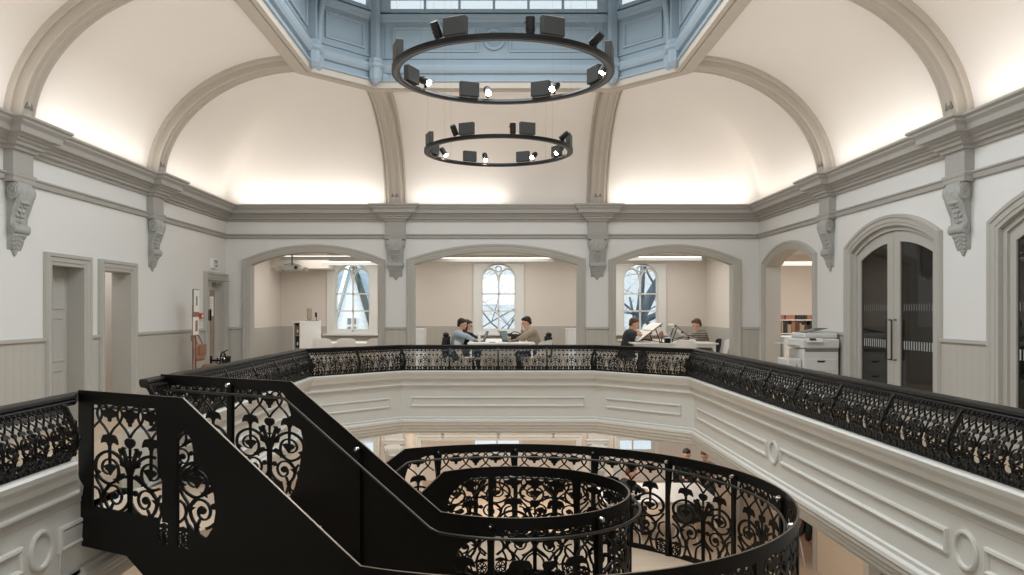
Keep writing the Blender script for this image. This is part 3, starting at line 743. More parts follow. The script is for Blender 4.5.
def rosette():
    """pierced flower: rim and petals bars"""
    o = []
    n = 16
    ringp = [((.050*cos(2*pi*i/n), .050*sin(2*pi*i/n)), (.041*cos(2*pi*i/n), .041*sin(2*pi*i/n))) for i in range(n+1)]
    o.append(('r', ringp))
    for k in range(8):
        a = 2*pi*(k+.5)/8; d = Vector((cos(a), sin(a))); q = Vector((-d.y, d.x))
        o.append(('r', [(tuple(d*.008+q*.004), tuple(d*.008-q*.004)), (tuple(d*.044+q*.006), tuple(d*.044-q*.006))]))
    o.append(('p', [(.014*cos(2*pi*i/8), .014*sin(2*pi*i/8)) for i in range(8)]))
    return o
TILE = tile_flat(); TILE_THIN = tile_flat(ws=.78)
ROS = rosette()
def emit(mb, shapes, fn, t0, t1, keep=None):
    for typ, g in shapes:
        if typ == 'r':
            c = [((a[0]+b[0])/2, (a[1]+b[1])/2) for a, b in g]
            runs = []; cur = []
            for i, q in enumerate(c):
                if keep is None or keep(*q): cur.append(g[i])
                else:
                    if len(cur) > 1: runs.append(cur)
                    cur = []
            if len(cur) > 1: runs.append(cur)
            for r in runs:
                vs = []; N = len(r)
                for a, b in r: vs += [fn(*a, t0), fn(*b, t0), fn(*b, t1), fn(*a, t1)]
                fs = [(4*i+k, 4*i+(k+1) % 4, 4*i+4+(k+1) % 4, 4*i+4+k) for i in range(N-1) for k in range(4)]
                fs += [(3, 2, 1, 0), tuple(range(4*N-4, 4*N))]
                mb.add(vs, fs)
        else:
            cx = sum(p[0] for p in g)/len(g); cy = sum(p[1] for p in g)/len(g)
            if keep is not None and not keep(cx, cy): continue
            N = len(g); vs = [fn(*p, t0) for p in g]+[fn(*p, t1) for p in g]
            mb.add(vs, [tuple(range(N-1, -1, -1)), tuple(range(N, 2*N))]+[(i, (i+1) % N, N+(i+1) % N, N+i) for i in range(N)])

# ---- gallery railing: bellied cast-iron panels between posts
def belly(z):
    return interp(z, [(.60, .02), (.64, .05), (.70, .092), (.76, .10), (.82, .085), (.90, .045), (.985, .0)])
def make_iron_panel():
    mb = MB(); s = .28/(.84); zt = .968
    for k in range(3):
        u0 = .14+.28*k
        def fn(u, v, h, u0=u0):
            z = zt-v*.395*1.02; return (u0+u*s, belly(z)+h, z)
        emit(mb, TILE_THIN, fn, -.006, .008)
        # lower border of overlapping leaves and beads
        for j in range(6):
            x = u0-.14+.0467*(j+.5)
            mb.ellipsoid((x, belly(.665)+.006, .668), (.017, .014, .03), Matrix.Rotation(.5*(1 if j % 2 else -1), 3, 'Y'), 6, 4)
            mb.ellipsoid((x, belly(.63)+.006, .632), (.014, .012, .016), None, 6, 4)
            mb.ellipsoid((x, .012, .975), (.013, .014, .013), None, 6, 4)
        for ua in (-.07, .07):
            mb.ellipsoid((u0+ua, belly(.75)+.016, .765), (.02, .012, .024), None, 6, 4)
    # bottom bar
    mb.add([(x, y, z) for x in (0, .84) for y, z in ((-.01, .61), (.05, .61), (.045, .63), (.0, .63))], [(0, 1, 5, 4), (1, 2, 6, 5), (2, 3, 7, 6), (3, 0, 4, 7)])
    return mb
PANEL = make_iron_panel().build('ironwork_panel', 'iron')
def make_iron_post():
    mb = MB(); zs = [.61+.375*i/8 for i in range(9)]
    vs = []
    for z in zs:
        b = belly(z)
        vs += [(-.014, b-.02, z), (.014, b-.02, z), (.014, b+.016, z), (-.014, b+.016, z)]
    fs = [(4*i+k, 4*i+(k+1) % 4, 4*i+4+(k+1) % 4, 4*i+4+k) for i in range(8) for k in range(4)]
    mb.add(vs, fs)
    for z in (.66, .76, .86): mb.ellipsoid((0, belly(z)+.016, z), (.018, .014, .022), None, 8, 6)
    return mb
POST = make_iron_post().build('post', 'iron')
RAILP = [(-.115, .985), (-.10, .965), (-.01, .960), (.005, .972), (.008, .988), (.0, .996), (.006, 1.010), (.0, 1.026), (-.015, 1.032), (-.10, 1.032), (-.115, 1.026), (-.12, 1.008)]
first = [True]
def railing(label, p0, p1, panels=None, cutoff=None, skew=((0, 0), (0, 0))):
    p0 = Vector(p0); p1 = Vector(p1); L = (p1-p0).length; ang = atan2(p1.y-p0.y, p1.x-p0.x)
    t = thing('gallery_railing', label, 'railing', (p0.x, p0.y, 0), ang, 'black cast-iron railings around the well')
    n = max(1, round(L/.84)); w = L/n
    ex0 = .02; ex1 = .02
    for i in range(n):
        o = PANEL if first[0] else PANEL.copy()
        if not first[0]: COL.objects.link(o)
        o.parent = t; o.location = (i*w, 0, 0); o.scale = (w/.84, 1, 1)
        q = POST if first[0] else POST.copy()
        if not first[0]: COL.objects.link(q)
        q.parent = t; q.location = (i*w, 0, 0); first[0] = False
    q = POST.copy(); COL.objects.link(q); q.parent = t; q.location = (L, 0, 0)
    h = MB(); vs = []
    th0, th1 = 0, 0
    if cutoff: th0, th1 = cutoff
    K2 = len(RAILP)
    for x, th, (sk, so_) in ((0, th0, skew[0]), (L, th1, skew[1])):
        for y, z in RAILP: vs.append((x+y*(math.tan(th)+sk)+so_, y, z))
    h.add(vs, [(k, (k+1) % K2, K2+(k+1) % K2, K2+k) for k in range(K2)]+[tuple(range(K2-1, -1, -1)), tuple(range(K2, 2*K2))])
    h.build('handrail', 'black', t, smooth=30)
c45 = pi/8
def turn(a, b, c):   # half of the turning angle at b
    d0 = Vector(b)-Vector(a); d1 = Vector(c)-Vector(b); return d0.angle_signed(d1)*-.5*-1
T = [(-2.87, G0), (-2.87, 2.4), (-1.6, 1.1), (1.64, 1.1), (2.95, 2.4), (2.95, 11.9), (1.64, 13.2), (-1.6, 13.2), (-2.87, 11.9), (-2.87, G1)]
RL = ['black cast-iron railing on the left in front of the boarded wall and doorways', 'short diagonal railing just left of the viewpoint', 'railing section directly below the viewpoint', 'short diagonal railing just right of the viewpoint',
      'long black cast-iron railing running down the right side of the well', 'short diagonal railing joining the right side and the back of the well', 'black cast-iron railing along the back of the well below the middle alcove',
      'short diagonal railing joining the left side and the back of the well', 'black cast-iron railing on the left side beyond the top of the stairs']
for i in (0, 4, 5, 6, 7, 8):
    a, b = T[i], T[i+1]
    ths = []
    for j, sg in ((i, 1), (i+1, 1)):
        if 0 < j < 9:
            d0 = atan2(T[j][1]-T[j-1][1], T[j][0]-T[j-1][0]); d1 = atan2(T[j+1][1]-T[j][1], T[j+1][0]-T[j][0])
            tt = ((d1-d0+pi) % (2*pi)-pi)/2; ths.append(tt if j == i else -tt)
        else: ths.append(0)
    railing(RL[i], a, b, cutoff=ths, skew=(((2.4, -.15) if i == 0 else (0, 0)), ((.8, 0) if i == 8 else (0, 0))))

# ================================================================== STAIRCASE
C0 = Vector((.14, 6.23)); U = Vector((.8796, -.4757)).normalized(); Nn = Vector((.4757, .8796)).normalized(); TH0 = atan2(-Nn.y, -Nn.x)
RO, RI, S0 = 2.09, .89, .12
TH1O, TH1I = R(121), R(133)
stair = thing('staircase', 'black pierced-steel staircase sweeping down from the gallery into a circular turn', 'staircase', (C0.x, C0.y, 0))
def smap(Rr):
    def f(s, z, h=0.):
        """h > 0 away from the walking line side (outwards for the outer string, inwards for the inner)"""
        sg = 1 if Rr > 1.5 else -1
        TH1 = TH1O if Rr > 1.5 else TH1I; L2 = Rr*(TH1-TH0); s += S0
        if s <= 0: p = C0-Nn*(Rr+sg*h)+U*s
        elif s <= L2:
            a = TH0+s/Rr; p = C0+Vector((cos(a), sin(a)))*(Rr+sg*h)
        else:
            a = TH1; p = C0+Vector((cos(a), sin(a)))*(Rr+sg*h)+Vector((-sin(a), cos(a)))*(s-L2)
        return (p.x-C0.x, p.y-C0.y, z)
    return f
fo, fi = smap(RO), smap(RI)
LO, LI = RO*(TH1O-TH0)-S0, RI*(TH1I-TH0)-S0
TH1 = R(127)
def plate(name, fmap, cols, top, bot, op, mb, t=.006, parent=stair, m='black'):
    info = []
    for s in cols: info.append((s, bot(s), top(s), op(s)))
    for (s0, b0, t0, o0), (s1, b1, t1, o1) in zip(info, info[1:]):
        if not o0 and not o1: parts = [((b0, t0), (b1, t1))]
        else:
            if not o0: mm = (o1[0]+o1[1])/2; o0 = (mm, mm) if s1-s0 < .05 else o1
            if not o1: mm = (o0[0]+o0[1])/2; o1 = (mm, mm) if s1-s0 < .05 else o0
            parts = [((b0, o0[0]), (b1, o1[0])), ((o0[1], t0), (o1[1], t1))]
        for (a, b), (c, d) in parts:
            if b-a < 1e-5 and d-c < 1e-5: continue
            vs = [fmap(s, z, h) for h in (-t, t) for s, z in ((s0, a), (s1, c), (s1, d), (s0, b))]
            mb.add(vs, [(0, 1, 2, 3), (7, 6, 5, 4), (0, 4, 5, 1), (2, 6, 7, 3)])
    s, b, tt, _ = info[0]; mb.add([fmap(s, b, -t), fmap(s, tt, -t), fmap(s, tt, t), fmap(s, b, t)], [(0, 1, 2, 3)])
    s, b, tt, _ = info[-1]; mb.add([fmap(s, b, -t), fmap(s, tt, -t), fmap(s, tt, t), fmap(s, b, t)], [(0, 1, 2, 3)])
    o = mb.build(name, m, parent)
    # bare metal rim on the top edge
    rm = MB(); vs = []
    for s, _, tt, _ in info: vs += [fmap(s, tt, -t-.001), fmap(s, tt, t+.001), fmap(s, tt+.0015, t+.001), fmap(s, tt+.0015, -t-.001)]
    rm.add(vs, [(4*i+k, 4*i+(k+1) % 4, 4*i+4+(k+1) % 4, 4*i+4+k) for i in range(len(info)-1) for k in range(4)])
    rm.build('top_edge', 'rim', o)
    return o
def frange(a, b, d):
    n = max(1, int(round((b-a)/d))); return [a+(b-a)*i/n for i in range(n+1)]
def cols_with(a, b, d, extra):
    return sorted(set([round(x, 4) for x in frange(a, b, d)]+[round(e, 4) for e in extra if a <= e <= b]))
TOPZ, LAND = 1.05, .20
# outer (near) string
OTOP = [(-9, 1.05), (-1.41, 1.05), (0.0, .20), (LO, .20), (LO+9, .20-9*.6)]
OBOT = [(-9, -.03), (-1.95, -.03), (-.47, -.92), (LO+.15, -.92), (LO+9, -.92-8.85*.6)]
ITOP = [(-9, 1.05), (-1.62, 1.05), (-.24, .20), (LI, .20), (LI+9, .20-9*.6)]
IBOT = [(-9, -.03), (-1.95, -.03), (-.47, -.92), (LI+.15, -.92), (LI+9, -.92-8.85*.6)]
def ros_low(du, base=.26):
    """opening floor near a tile boundary"""
    return .10 if .035 < abs(du) < .145 else base
PB = -1.50
def open_outer(s):
    if s < -1.0:
        if -1.60 <= s < -1.545: return (.10, .24)
        if -2.31 < s < -1.60:
            lo = ros_low(s-PB); hi = .966
            if s > -1.66: hi = interp(s, [(-1.66, .966), (-1.64, .55), (-1.60, .50)])
            return (lo, hi)
        if -1.458 <= s <= -1.115:
            hi = interp(s, [(-1.458, .80), (-1.40, .86), (-1.33, .80), (-1.30, .66), (-1.2, .60), (-1.13, .47), (-1.115, .36)])
            lo = ros_low(s-PB) if s < -1.355 else interp(s, [(-1.355, .26), (-1.30, .22), (-1.2, .19), (-1.14, .25), (-1.115, .36)])
            return (lo, hi)
        return None
    if .45 < s < LO-.02:
        th = TH0+(s+S0)/RO; k = (th-R(88.5))/R(22.7); du = (k-round(k))*R(22.7)*RO
        if abs(du) < .022: return None
        lo = ros_low(du, .13)-.85; hi = .116
        e = min((s-.45)/.25, (LO-.02-s)/.25, 1)
        if e < 1:
            mid = .0; lo = mid+(lo-mid)*sqrt(max(.02, e)); hi = mid+(hi-mid)*sqrt(max(.02, e)) 
        return (lo, hi)
    return None
def tilekeep(op, s0, dz, sc=1.):
    def k(u, v):
        z = .966+dz-v; s = s0+u*sc; o = op(s)
        return bool(o) and o[0]-.035 < z < o[1]+.03
    return k
def put_tile(mb, fmap, s0, dz, sc, op):
    emit(mb, TILE, lambda u, v, h: fmap(s0+u*sc, .966+dz-v, h), -.0055, .0055, tilekeep(op, s0, dz, sc))
def put_ros(mb, fmap, sb, dz, op, sc=1.):
    for sg in (-1, 1):
        s0 = sb+sg*.09*sc
        if op(s0): emit(mb, ROS, lambda u, v, h: fmap(s0+u*sc, .15+dz+v, h), -.0055, .0055)
        if op(s0):   # filling above the rosette
            emit(mb, [('r', [((-.05, .07), (-.05, .052)), ((0, .085), (0, .05)), ((.05, .07), (.05, .052))])], lambda u, v, h: fmap(s0+u*sc, .15+dz+v, h), -.0055, .0055)
step = R(22.7)
ocols = cols_with(-2.46, -1.0, .03, [-2.31, -2.309, -1.66, -1.64, -1.601, -1.60, -1.599, -1.546, -1.545, PB-.035, PB-.145, PB-.1451, PB+.145, PB+.1451, -1.458, -1.457, -1.40, -1.33, -1.30, -1.2, -1.13, -1.115, -1.41, -1.95])
ocols += [x for x in cols_with(-1.0, .45, .08, [0, -.47]) if x > -1.0]
ocols += [x for x in frange(.45, LO, .045) if x > .45]
ocols += [LO+.15, LO+.5, LO+3.0]
omb = MB(); mb = omb
put_tile(mb, fo, PB-.42, 0, 1, open_outer); put_tile(mb, fo, PB+.42, 0, 1, open_outer)
put_ros(mb, fo, PB, 0, open_outer)
kb = []
k = -20
tiles = []
while True:
    thb = R(88.5)+step*k
    sb = (thb-TH0)*RO-S0
    if sb > LO+.5: break
    if sb > -.3:
        s_c = sb+.42
        put_tile(mb, fo, s_c, -.85, 1, open_outer); put_ros(mb, fo, sb, -.85, open_outer)
        if .3 < sb < LO: kb.append(sb)
    k += 1
pl = plate('balustrade', fo, ocols, lambda s: interp(s, OTOP), lambda s: interp(s, OBOT), open_outer, omb)
# inner (far) string
IB0 = -2.27; IT = R(51); IB = R(-50.5)
def open_inner(s):
    if s < -1.3:
        if -3.06 < s < -1.488:
            if abs(s-IB0) < .03: return None
            lo = ros_low(s-IB0); hi = .966
            if s > -1.72:
                hi = interp(s, [(-1.72, .966), (-1.68, .93), (-1.62, .79), (-1.60, .71), (-1.52, .68), (-1.49, .58)])
                lo = interp(s, [(-1.72, .16), (-1.66, .12), (-1.60, .2), (-1.56, .27), (-1.52, .46), (-1.49, .56)])
            return (lo, hi)
        return None
    if -.12 < s < LI-.04:
        th = TH0+(s+S0)/RI; k = (th-IB)/IT; du = (k-round(k))*IT*RI
        if abs(du) < .02: return None
        lo = ros_low(du, .13)-.85; hi = .116
        e = min((s+.12)/.35, (LI-.04-s)/.25, 1)
        if e < 1: lo = -.1+(lo+.1)*sqrt(max(.02, e)); hi = -.1+(hi+.1)*sqrt(max(.02, e))
        return (lo, hi)
    return None
icols = cols_with(-3.12, -1.3, .035, [-3.06, -3.059, -1.72, -1.68, -1.62, -1.60, -1.52, -1.49, -1.488, IB0-.03, IB0+.03, IB0-.031, IB0+.031, -1.62, -1.95])
icols += [x for x in cols_with(-1.3, -.13, .08, [0, -.24, -.47]) if x > -1.3]
icols += [x for x in frange(-.13, LI, .03) if x > -.13]+[LI+.15, LI+.5, LI+3.0]
mb = MB()
put_tile(mb, fi, IB0+.42, 0, 1, open_inner); put_tile(mb, fi, IB0-.42, 0, 1, open_inner); put_ros(mb, fi, IB0, 0, open_inner)
ik = []; k = -10
while True:
    sb = (IB+IT*k-TH0)*RI-S0
    if sb > LI+.3: break
    if sb > -.7:
        sc = IT*RI/.84
        put_tile(mb, fi, sb+.42*sc, -.85, sc, open_inner); put_ros(mb, fi, sb, -.85, open_inner, sc)
        if .0 < sb < LI: ik.append(sb)
    k += 1
pi_ = plate('balustrade', fi, icols, lambda s: interp(s, ITOP), lambda s: interp(s, IBOT), open_inner, mb)
# posts with bolts, on the walking side
def stair_post(fmap, s, zt, zb, parent):
    p = MB(); vs = []
    for z in (zb, zt-.05):
        for ds, h in ((-.022, -.008), (.022, -.008), (.022, -.03), (-.022, -.03)): vs.append(fmap(s+ds, z, h))
    p.add(vs, [(0, 1, 5, 4), (1, 2, 6, 5), (2, 3, 7, 6), (3, 0, 4, 7), (0, 3, 2, 1), (4, 5, 6, 7)])
    o = p.build('post', 'black', parent)
    a = Vector(fmap(s, zt-.055, -.03)); b = Vector(fmap(s, zt-.055, -.055)); c = Vector(fmap(s, zt-.13, -.03)); d = Vector(fmap(s, zt-.13, -.075))
    q = MB().cyl(a, b, .020, .016, 12); q.cyl(Vector(fmap(s, zt-.055, -.055)), Vector(fmap(s, zt-.055, -.062)), .009, n=8)
    q.build('bolt', 'chrome', o, smooth=40)
    MB().tube([c, d, Vector(fmap(s, zt-.13, -.08))+Vector((0, 0, .02))], .007, 6).build('rail_bracket', 'tube', o)
for s in kb+[PB, -2.36, -.75]: stair_post(fo, s, interp(s, OTOP), interp(s, OTOP)-1.0, stair)
for s in ik+[IB0, -3.08, -.95]: stair_post(fi, s, interp(s, ITOP), interp(s, ITOP)-1.0, stair)
for fm, tab, s0, L2 in ((fo, OTOP, -2.36, LO+2.6), (fi, ITOP, -3.08, LI+2.6)):
    pts = [Vector(fm(s, interp(s, tab)-.13+.01, -.085)) for s in frange(s0, L2, .07)]
    MB().tube(pts, .011, 8).build('handrail', 'tube', stair, smooth=True)
# platform, treads, risers, landing
def rel(p, z): return (p[0]-C0.x, p[1]-C0.y, z)
def quad_slab(pts, z0, z1):
    n = len(pts); return MB().add([rel(p, z0) for p in pts]+[rel(p, z1) for p in pts], [tuple(range(n-1, -1, -1)), tuple(range(n, 2*n))]+[(i, (i+1) % n, n+(i+1) % n, n+i) for i in range(n)])
P2 = lambda f, s: (f(s, 0, -.008)[0]+C0.x, f(s, 0, -.008)[1]+C0.y)
quad_slab([(-3.09, 5.62), P2(fo, -2.40), P2(fo, -1.45), P2(fi, -1.62), P2(fi, -2.95), (-2.85, 6.48), (-3.09, 6.48)], .03, ZG).build('platform', 'floorl', stair)
quad_slab([P2(fo, -2.40), P2(fo, -1.45), P2(fi, -1.62), P2(fi, -2.95)], .015, .029).build('platform_plate', 'black', stair)
zt = ZG
nr = 5; rise = (ZG+.77)/nr
for i in range(nr):
    so = -1.45+1.45*i/nr; so2 = -1.45+1.45*(i+1)/nr; si = -1.62+1.45*i/nr; si2 = -1.62+1.45*(i+1)/nr
    z = ZG-rise*(i+1)
    if i < nr-1:
        q = quad_slab([P2(fo, so), P2(fo, so2+.02), P2(fi, si2+.02), P2(fi, si)], z-.03, z).build('tread', 'floorl', stair)
        quad_slab([P2(fo, so), P2(fo, so2+.02), P2(fi, si2+.02), P2(fi, si)], z-.036, z-.031).build('tread_plate', 'black', q)
# solid soffit plates under flight and landing
mb = MB(); n = 48; vs = []; fs = []
for i in range(n+1):
    a = TH0+(TH1-TH0)*i/n
    for r in (RI+.008, RO-.008):
        for z in (-.83, -.77): vs.append((r*cos(a), r*sin(a), z))
for i in range(n):
    a = 4*i; b = 4*i+4; fs += [(a, b, b+2, a+2), (a+1, a+3, b+3, b+1)]
e0 = [P2(fo, -.29), P2(fi, -.46), P2(fi, 0), P2(fo, 0)]
mb.add(vs, fs); mb.add([rel(p, z) for z in (-.83, -.77) for p in e0], [(0, 1, 2, 3), (4, 5, 6, 7)])
mb.build('landing', 'floorl', stair)
mb = MB()
vs = []
for i in range(n+1):
    a = TH0+(TH1-TH0)*i/n; vs += [((RI+.01)*cos(a), (RI+.01)*sin(a), -.88), ((RO-.01)*cos(a), (RO-.01)*sin(a), -.88)]
mb.add(vs, [(2*i, 2*i+2, 2*i+3, 2*i+1) for i in range(n)])
mb.build('soffit', 'black', stair)
n2 = 10; rz = (-.77-ZLOW)/n2
for i in range(n2):
    s0 = .26*i; s1 = .26*(i+1); z = -.77-rz*(i+1)
    q = [P2(fo, LO+s0), P2(fo, LO+s0+.012), P2(fi, LI+s0+.012), P2(fi, LI+s0)]
    quad_slab(q, z, z+rz).build('riser', 'black', stair)
    if i < n2-1: quad_slab([P2(fo, LO+s0), P2(fo, LO+s1), P2(fi, LI+s1), P2(fi, LI+s0)], z-.03, z).build('tread', 'floorl', stair)

# ================================================================== RING CHANDELIERS
def chandelier(label, c, spots, boxes):
    t = thing('ring_chandelier', label, 'chandelier', c, 0, 'black ring lights hung in the lantern')
    ro, ri = 1.0, .925
    def ringmesh(prof, n=96):
        vs = []; K3 = len(prof)
        for i in range(n):
            a = 2*pi*i/n; vs += [(r*cos(a), r*sin(a), z) for r, z in prof]
        return MB().add(vs, [(i*K3+k, ((i+1) % n)*K3+k, ((i+1) % n)*K3+(k+1) % K3, i*K3+(k+1) % K3) for i in range(n) for k in range(K3)])
    ringmesh([(ro, 0), (ro, .04), (ro-.04, .046), (ri, .014), (ri, .0)]).build('ring', 'black', t, smooth=30)
    ringmesh([(ri+.02, -.004), (ro-.02, -.004), (ro-.02, .002), (ri+.02, .002)]).build('track', 'dark', t)
    for a in boxes:
        a = R(a); rot = Matrix.Rotation(a, 3, 'Z')
        b = MB().obox((.96*cos(a), .96*sin(a), .055+.075), (.06, .20, .15), rot, .006); b.build('driver_box', 'dark', t)
    for a, el, on in spots:
        a = R(a); p = Vector((.96*cos(a), .96*sin(a), .055))
        dv = Vector((-cos(a)*.7, -sin(a)*.7, el)).normalized() if abs(el) < 5 else Vector((0, 0, 1))
        hub = p+Vector((0, 0, .07)); m0 = MB(); m0.cyl(p, hub, .012, n=8)
        tan = Vector((-sin(a), cos(a), 0)); m0.tube([hub-tan*.045, hub-tan*.045+dv*.02, hub], .006, 6)
        st = m0.build('spot_stem', 'darker', t)
        b0 = hub-dv*.075; b1 = hub+dv*.055; m1 = MB()
        m1.cyl(b0, b1, .034, .038, 16)
        for q in (-.05, -.03): m1.cyl(hub+dv*q, hub+dv*(q+.008), .039, n=16)
        hd = m1.build('spot_head', 'darker', t, smooth=30)
        MB().cyl(b1+dv*.001, b1+dv*.004, .030, n=16).build('lens', 'lamp' if on else 'lgrey', hd)
        if on:
            ld = bpy.data.lights.new('spot_glow', 'SPOT'); ld.energy = 25; ld.spot_size = R(60); ld.color = (1, .95, .88); ld.shadow_soft_size = .03
            lo = bpy.data.objects.new('spot_glow', ld); COL.objects.link(lo); lo.parent = t; lo.location = b1+dv*.02; lo.rotation_euler = dv.to_track_quat('-Z', 'Y').to_euler()
    w = MB()
    for a in (45, 135, 225, 315):
        a = R(a); w.cyl((.96*cos(a), .96*sin(a), .055), (.96*cos(a), .96*sin(a), 8.29-c[2]), .0012, n=5)
    w.cyl((-.96, 0, .055), (-.96, 0, 8.29-c[2]), .0012, n=5)
    w.build('wire', 'grey', t)
chandelier('nearer of the two black ring lights, higher in the photo', (.054, 7.15, 3.728),
    [(236, -1.0, False), (282.5, 6, False), (323, -.5, False), (142, -.35, True), (99, -.45, True), (57, -.45, True), (10, -1.2, True)],
    [246.4, 293.7, 345, 198, 155, 110.5, 66, 24])
chandelier('farther of the two black ring lights, lower in the photo', (.02, 10.65, 3.725),
    [(235, -1.0, False), (280.5, 6, False), (331, -.5, False), (143.7, -.9, True), (101.7, -.9, True), (58, -.45, True), (28, -.6, True)],
    [245.7, 291.7, 345, 200, 158, 115.7, 68, 31])
#@@PART3@@
# ================================================================== LOWER STOREY
fnB2 = lambda a, z, h: (a, YF+h, z)
LOP = [(-4.85, -2.45), (-1.52, 1.58), (2.45, 4.75)]
pink = mat('lower_plaster', (212, 200, 186), .8, var=.02)
ol = [(XL-WT, ZLOW)]
for a, b in LOP: ol += [(a, ZLOW), (a, -.98), (b, -.98), (b, ZLOW)]
ol += [(XR+WT, ZLOW), (XR+WT, ZG-.3), (XL-WT, ZG-.3)]
struct('wall_lower_back', MB().slab([ol], fnB2, 0, .3), pink, 'beige back wall of the lower storey with wide openings', 'wall')
mb = MB()
for a, b in LOP: mb.sweep([(a, ZLOW), (a, -.98), (b, -.98), (b, ZLOW)], [(-.006, .2), (-.006, -.03), (.06, -.045), (.07, -.06), (.11, -.06), (.12, 0)], fnB2, caps=False)
struct('trim_%d' % tn[0], mb, 'trim', 'taupe surrounds of the lower storey openings', 'architrave'); tn[0] += 1
struct('wall_lower_left', MB().box(XL-WT, XL, YN, YF, ZLOW, ZG-.3), pink, 'beige left wall of the lower storey', 'wall')
struct('wall_lower_alcove', MB().slab([[(XL-WT, ZLOW), (9.2, ZLOW), (9.2, ZG-.3), (XL-WT, ZG-.3)], [(-.6, -2.0), (.6, -2.0), (.6, -.9), (-.6, -.9)], [(2.9, -1.9), (3.9, -1.9), (3.9, -.85), (2.9, -.85)], [(-4.1, -2.0), (-3.1, -2.0), (-3.1, -.9), (-4.1, -.9)]], lambda a, z, h: (a, YA+h, z), 0, .2), 'pale', 'pale far wall of the lower storey with windows', 'wall')
for i, x in enumerate((-3.6, 0, 3.4)):
    mb = MB(); mb.sweep([(x-.6, -2.0), (x+.6, -2.0), (x+.6, -.88), (x-.6, -.88)], [(-.05, -.03), (.05, -.03), (.05, .02), (-.05, .02)], lambda a, z, h: (a, YA+h, z), closed=True, pclosed=True)
    mb.box(x-.02, x+.02, YA, YA+.04, -2.0, -.88); mb.box(x-.6, x+.6, YA, YA+.04, -1.5, -1.46)
    o = struct('window_%d' % (9+i), mb, 'window', ['white lower storey window on the left', 'white lower storey window in the middle', 'white lower storey window on the right'][i], 'window')
    struct('pane', MB().box(x-.58, x+.58, YA+.045, YA+.05, -1.98, -.9), 'glass', '', '', o)
# lower right: rail, boarded panel, posts
struct('wall_lower_right', MB().box(XR+1.2, XR+1.3, 6, YF, ZLOW, ZG-.3).box(XR, XR+.2, YN, 8.6, ZLOW, ZG-.3).box(XR-.02, XR+.1, 11.22, 12.88, ZLOW, -1.83), board_mat('boarded_dado_low', (206, 190, 170), 1, .10, .84), 'beige boarded panel and wall on the right of the lower storey', 'wall')
struct('trim_%d' % tn[0], MB().box(XR-.06, XR+.12, 11.1, 15.5, -1.83, -1.70), 'white', 'white rail on top of the lower boarded panel', 'rail'); tn[0] += 1
struct('trim_%d' % tn[0], MB().box(XR-.04, XR+.12, 12.88, 13.02, ZLOW, -.15).box(XR-.04, XR+.12, 11.05, 11.22, ZLOW, -.15).box(XR-.04, XR+.12, 8.6, 8.9, ZLOW, -.15), 'trim', 'slim taupe posts framing the lower boarded panel', 'post'); tn[0] += 1
for lab, x in (('small carved bracket under the gallery, left of the middle lower opening', -2.05), ('small carved bracket under the gallery, right of the middle lower opening', 2.0)):
    c = copy_tree(proto); c.location = (x, YF, -4.08); c['label'] = lab; c['group'] = 'small brackets of the lower storey'
struct('trim_%d' % tn[0], MB().sweep([(XR, YF), (XL, YF)], [(0, -.15), (.3, -.15), (.3, -.62), (.2, -.66), (.2, -.72), (.05, -.78), (0, -.8)], I3), 'trim', 'moulded beam along the lower back wall', 'beam'); tn[0] += 1

# ================================================================== FURNITURE
def seg_leg(mb, x, y, z0, z1, r=.018): mb.cyl((x, y, z0), (x, y, z1), r, n=8)
def table(name, label, x0, x1, y0, y1, z, zf, m='white'):
    t = thing(name, label, 'table', ((x0+x1)/2, (y0+y1)/2, zf)); w = (x1-x0)/2; d = (y1-y0)/2; h = z-zf
    MB().obox((0, 0, h-.015), (2*w, 2*d, .03), None, .006).build('tabletop', m, t)
    MB().box(-w+.06, w-.06, -d+.06, -d+.09, h-.09, h-.03).box(-w+.06, w-.06, d-.09, d-.06, h-.09, h-.03).build('apron', m, t)
    for sx in (-1, 1):
        for sy in (-1, 1):
            q = MB(); q.obox((sx*(w-.07), sy*(d-.07), (h-.03)/2), (.045, .045, h-.03), None, .004); q.build('leg', m, t)
    return t
table('meeting_table', 'long white table in the middle alcove between the seated people', -.62, .80, 16.5, 19.2, .93, ZG)
table('drawing_table', 'white table in the right alcove carrying two tilted drawing boards', 2.85, 4.62, 16.45, 18.7, .93, ZG)
table('side_table', 'white table standing below the window of the left alcove', -4.1, -2.7, 18.3, 19.4, .86, ZG)
table('meeting_table', 'white table on the lower storey seen through the outer stair rail', 1.9, 4.1, 14.5, 16.1, ZLOW+.75, ZLOW)
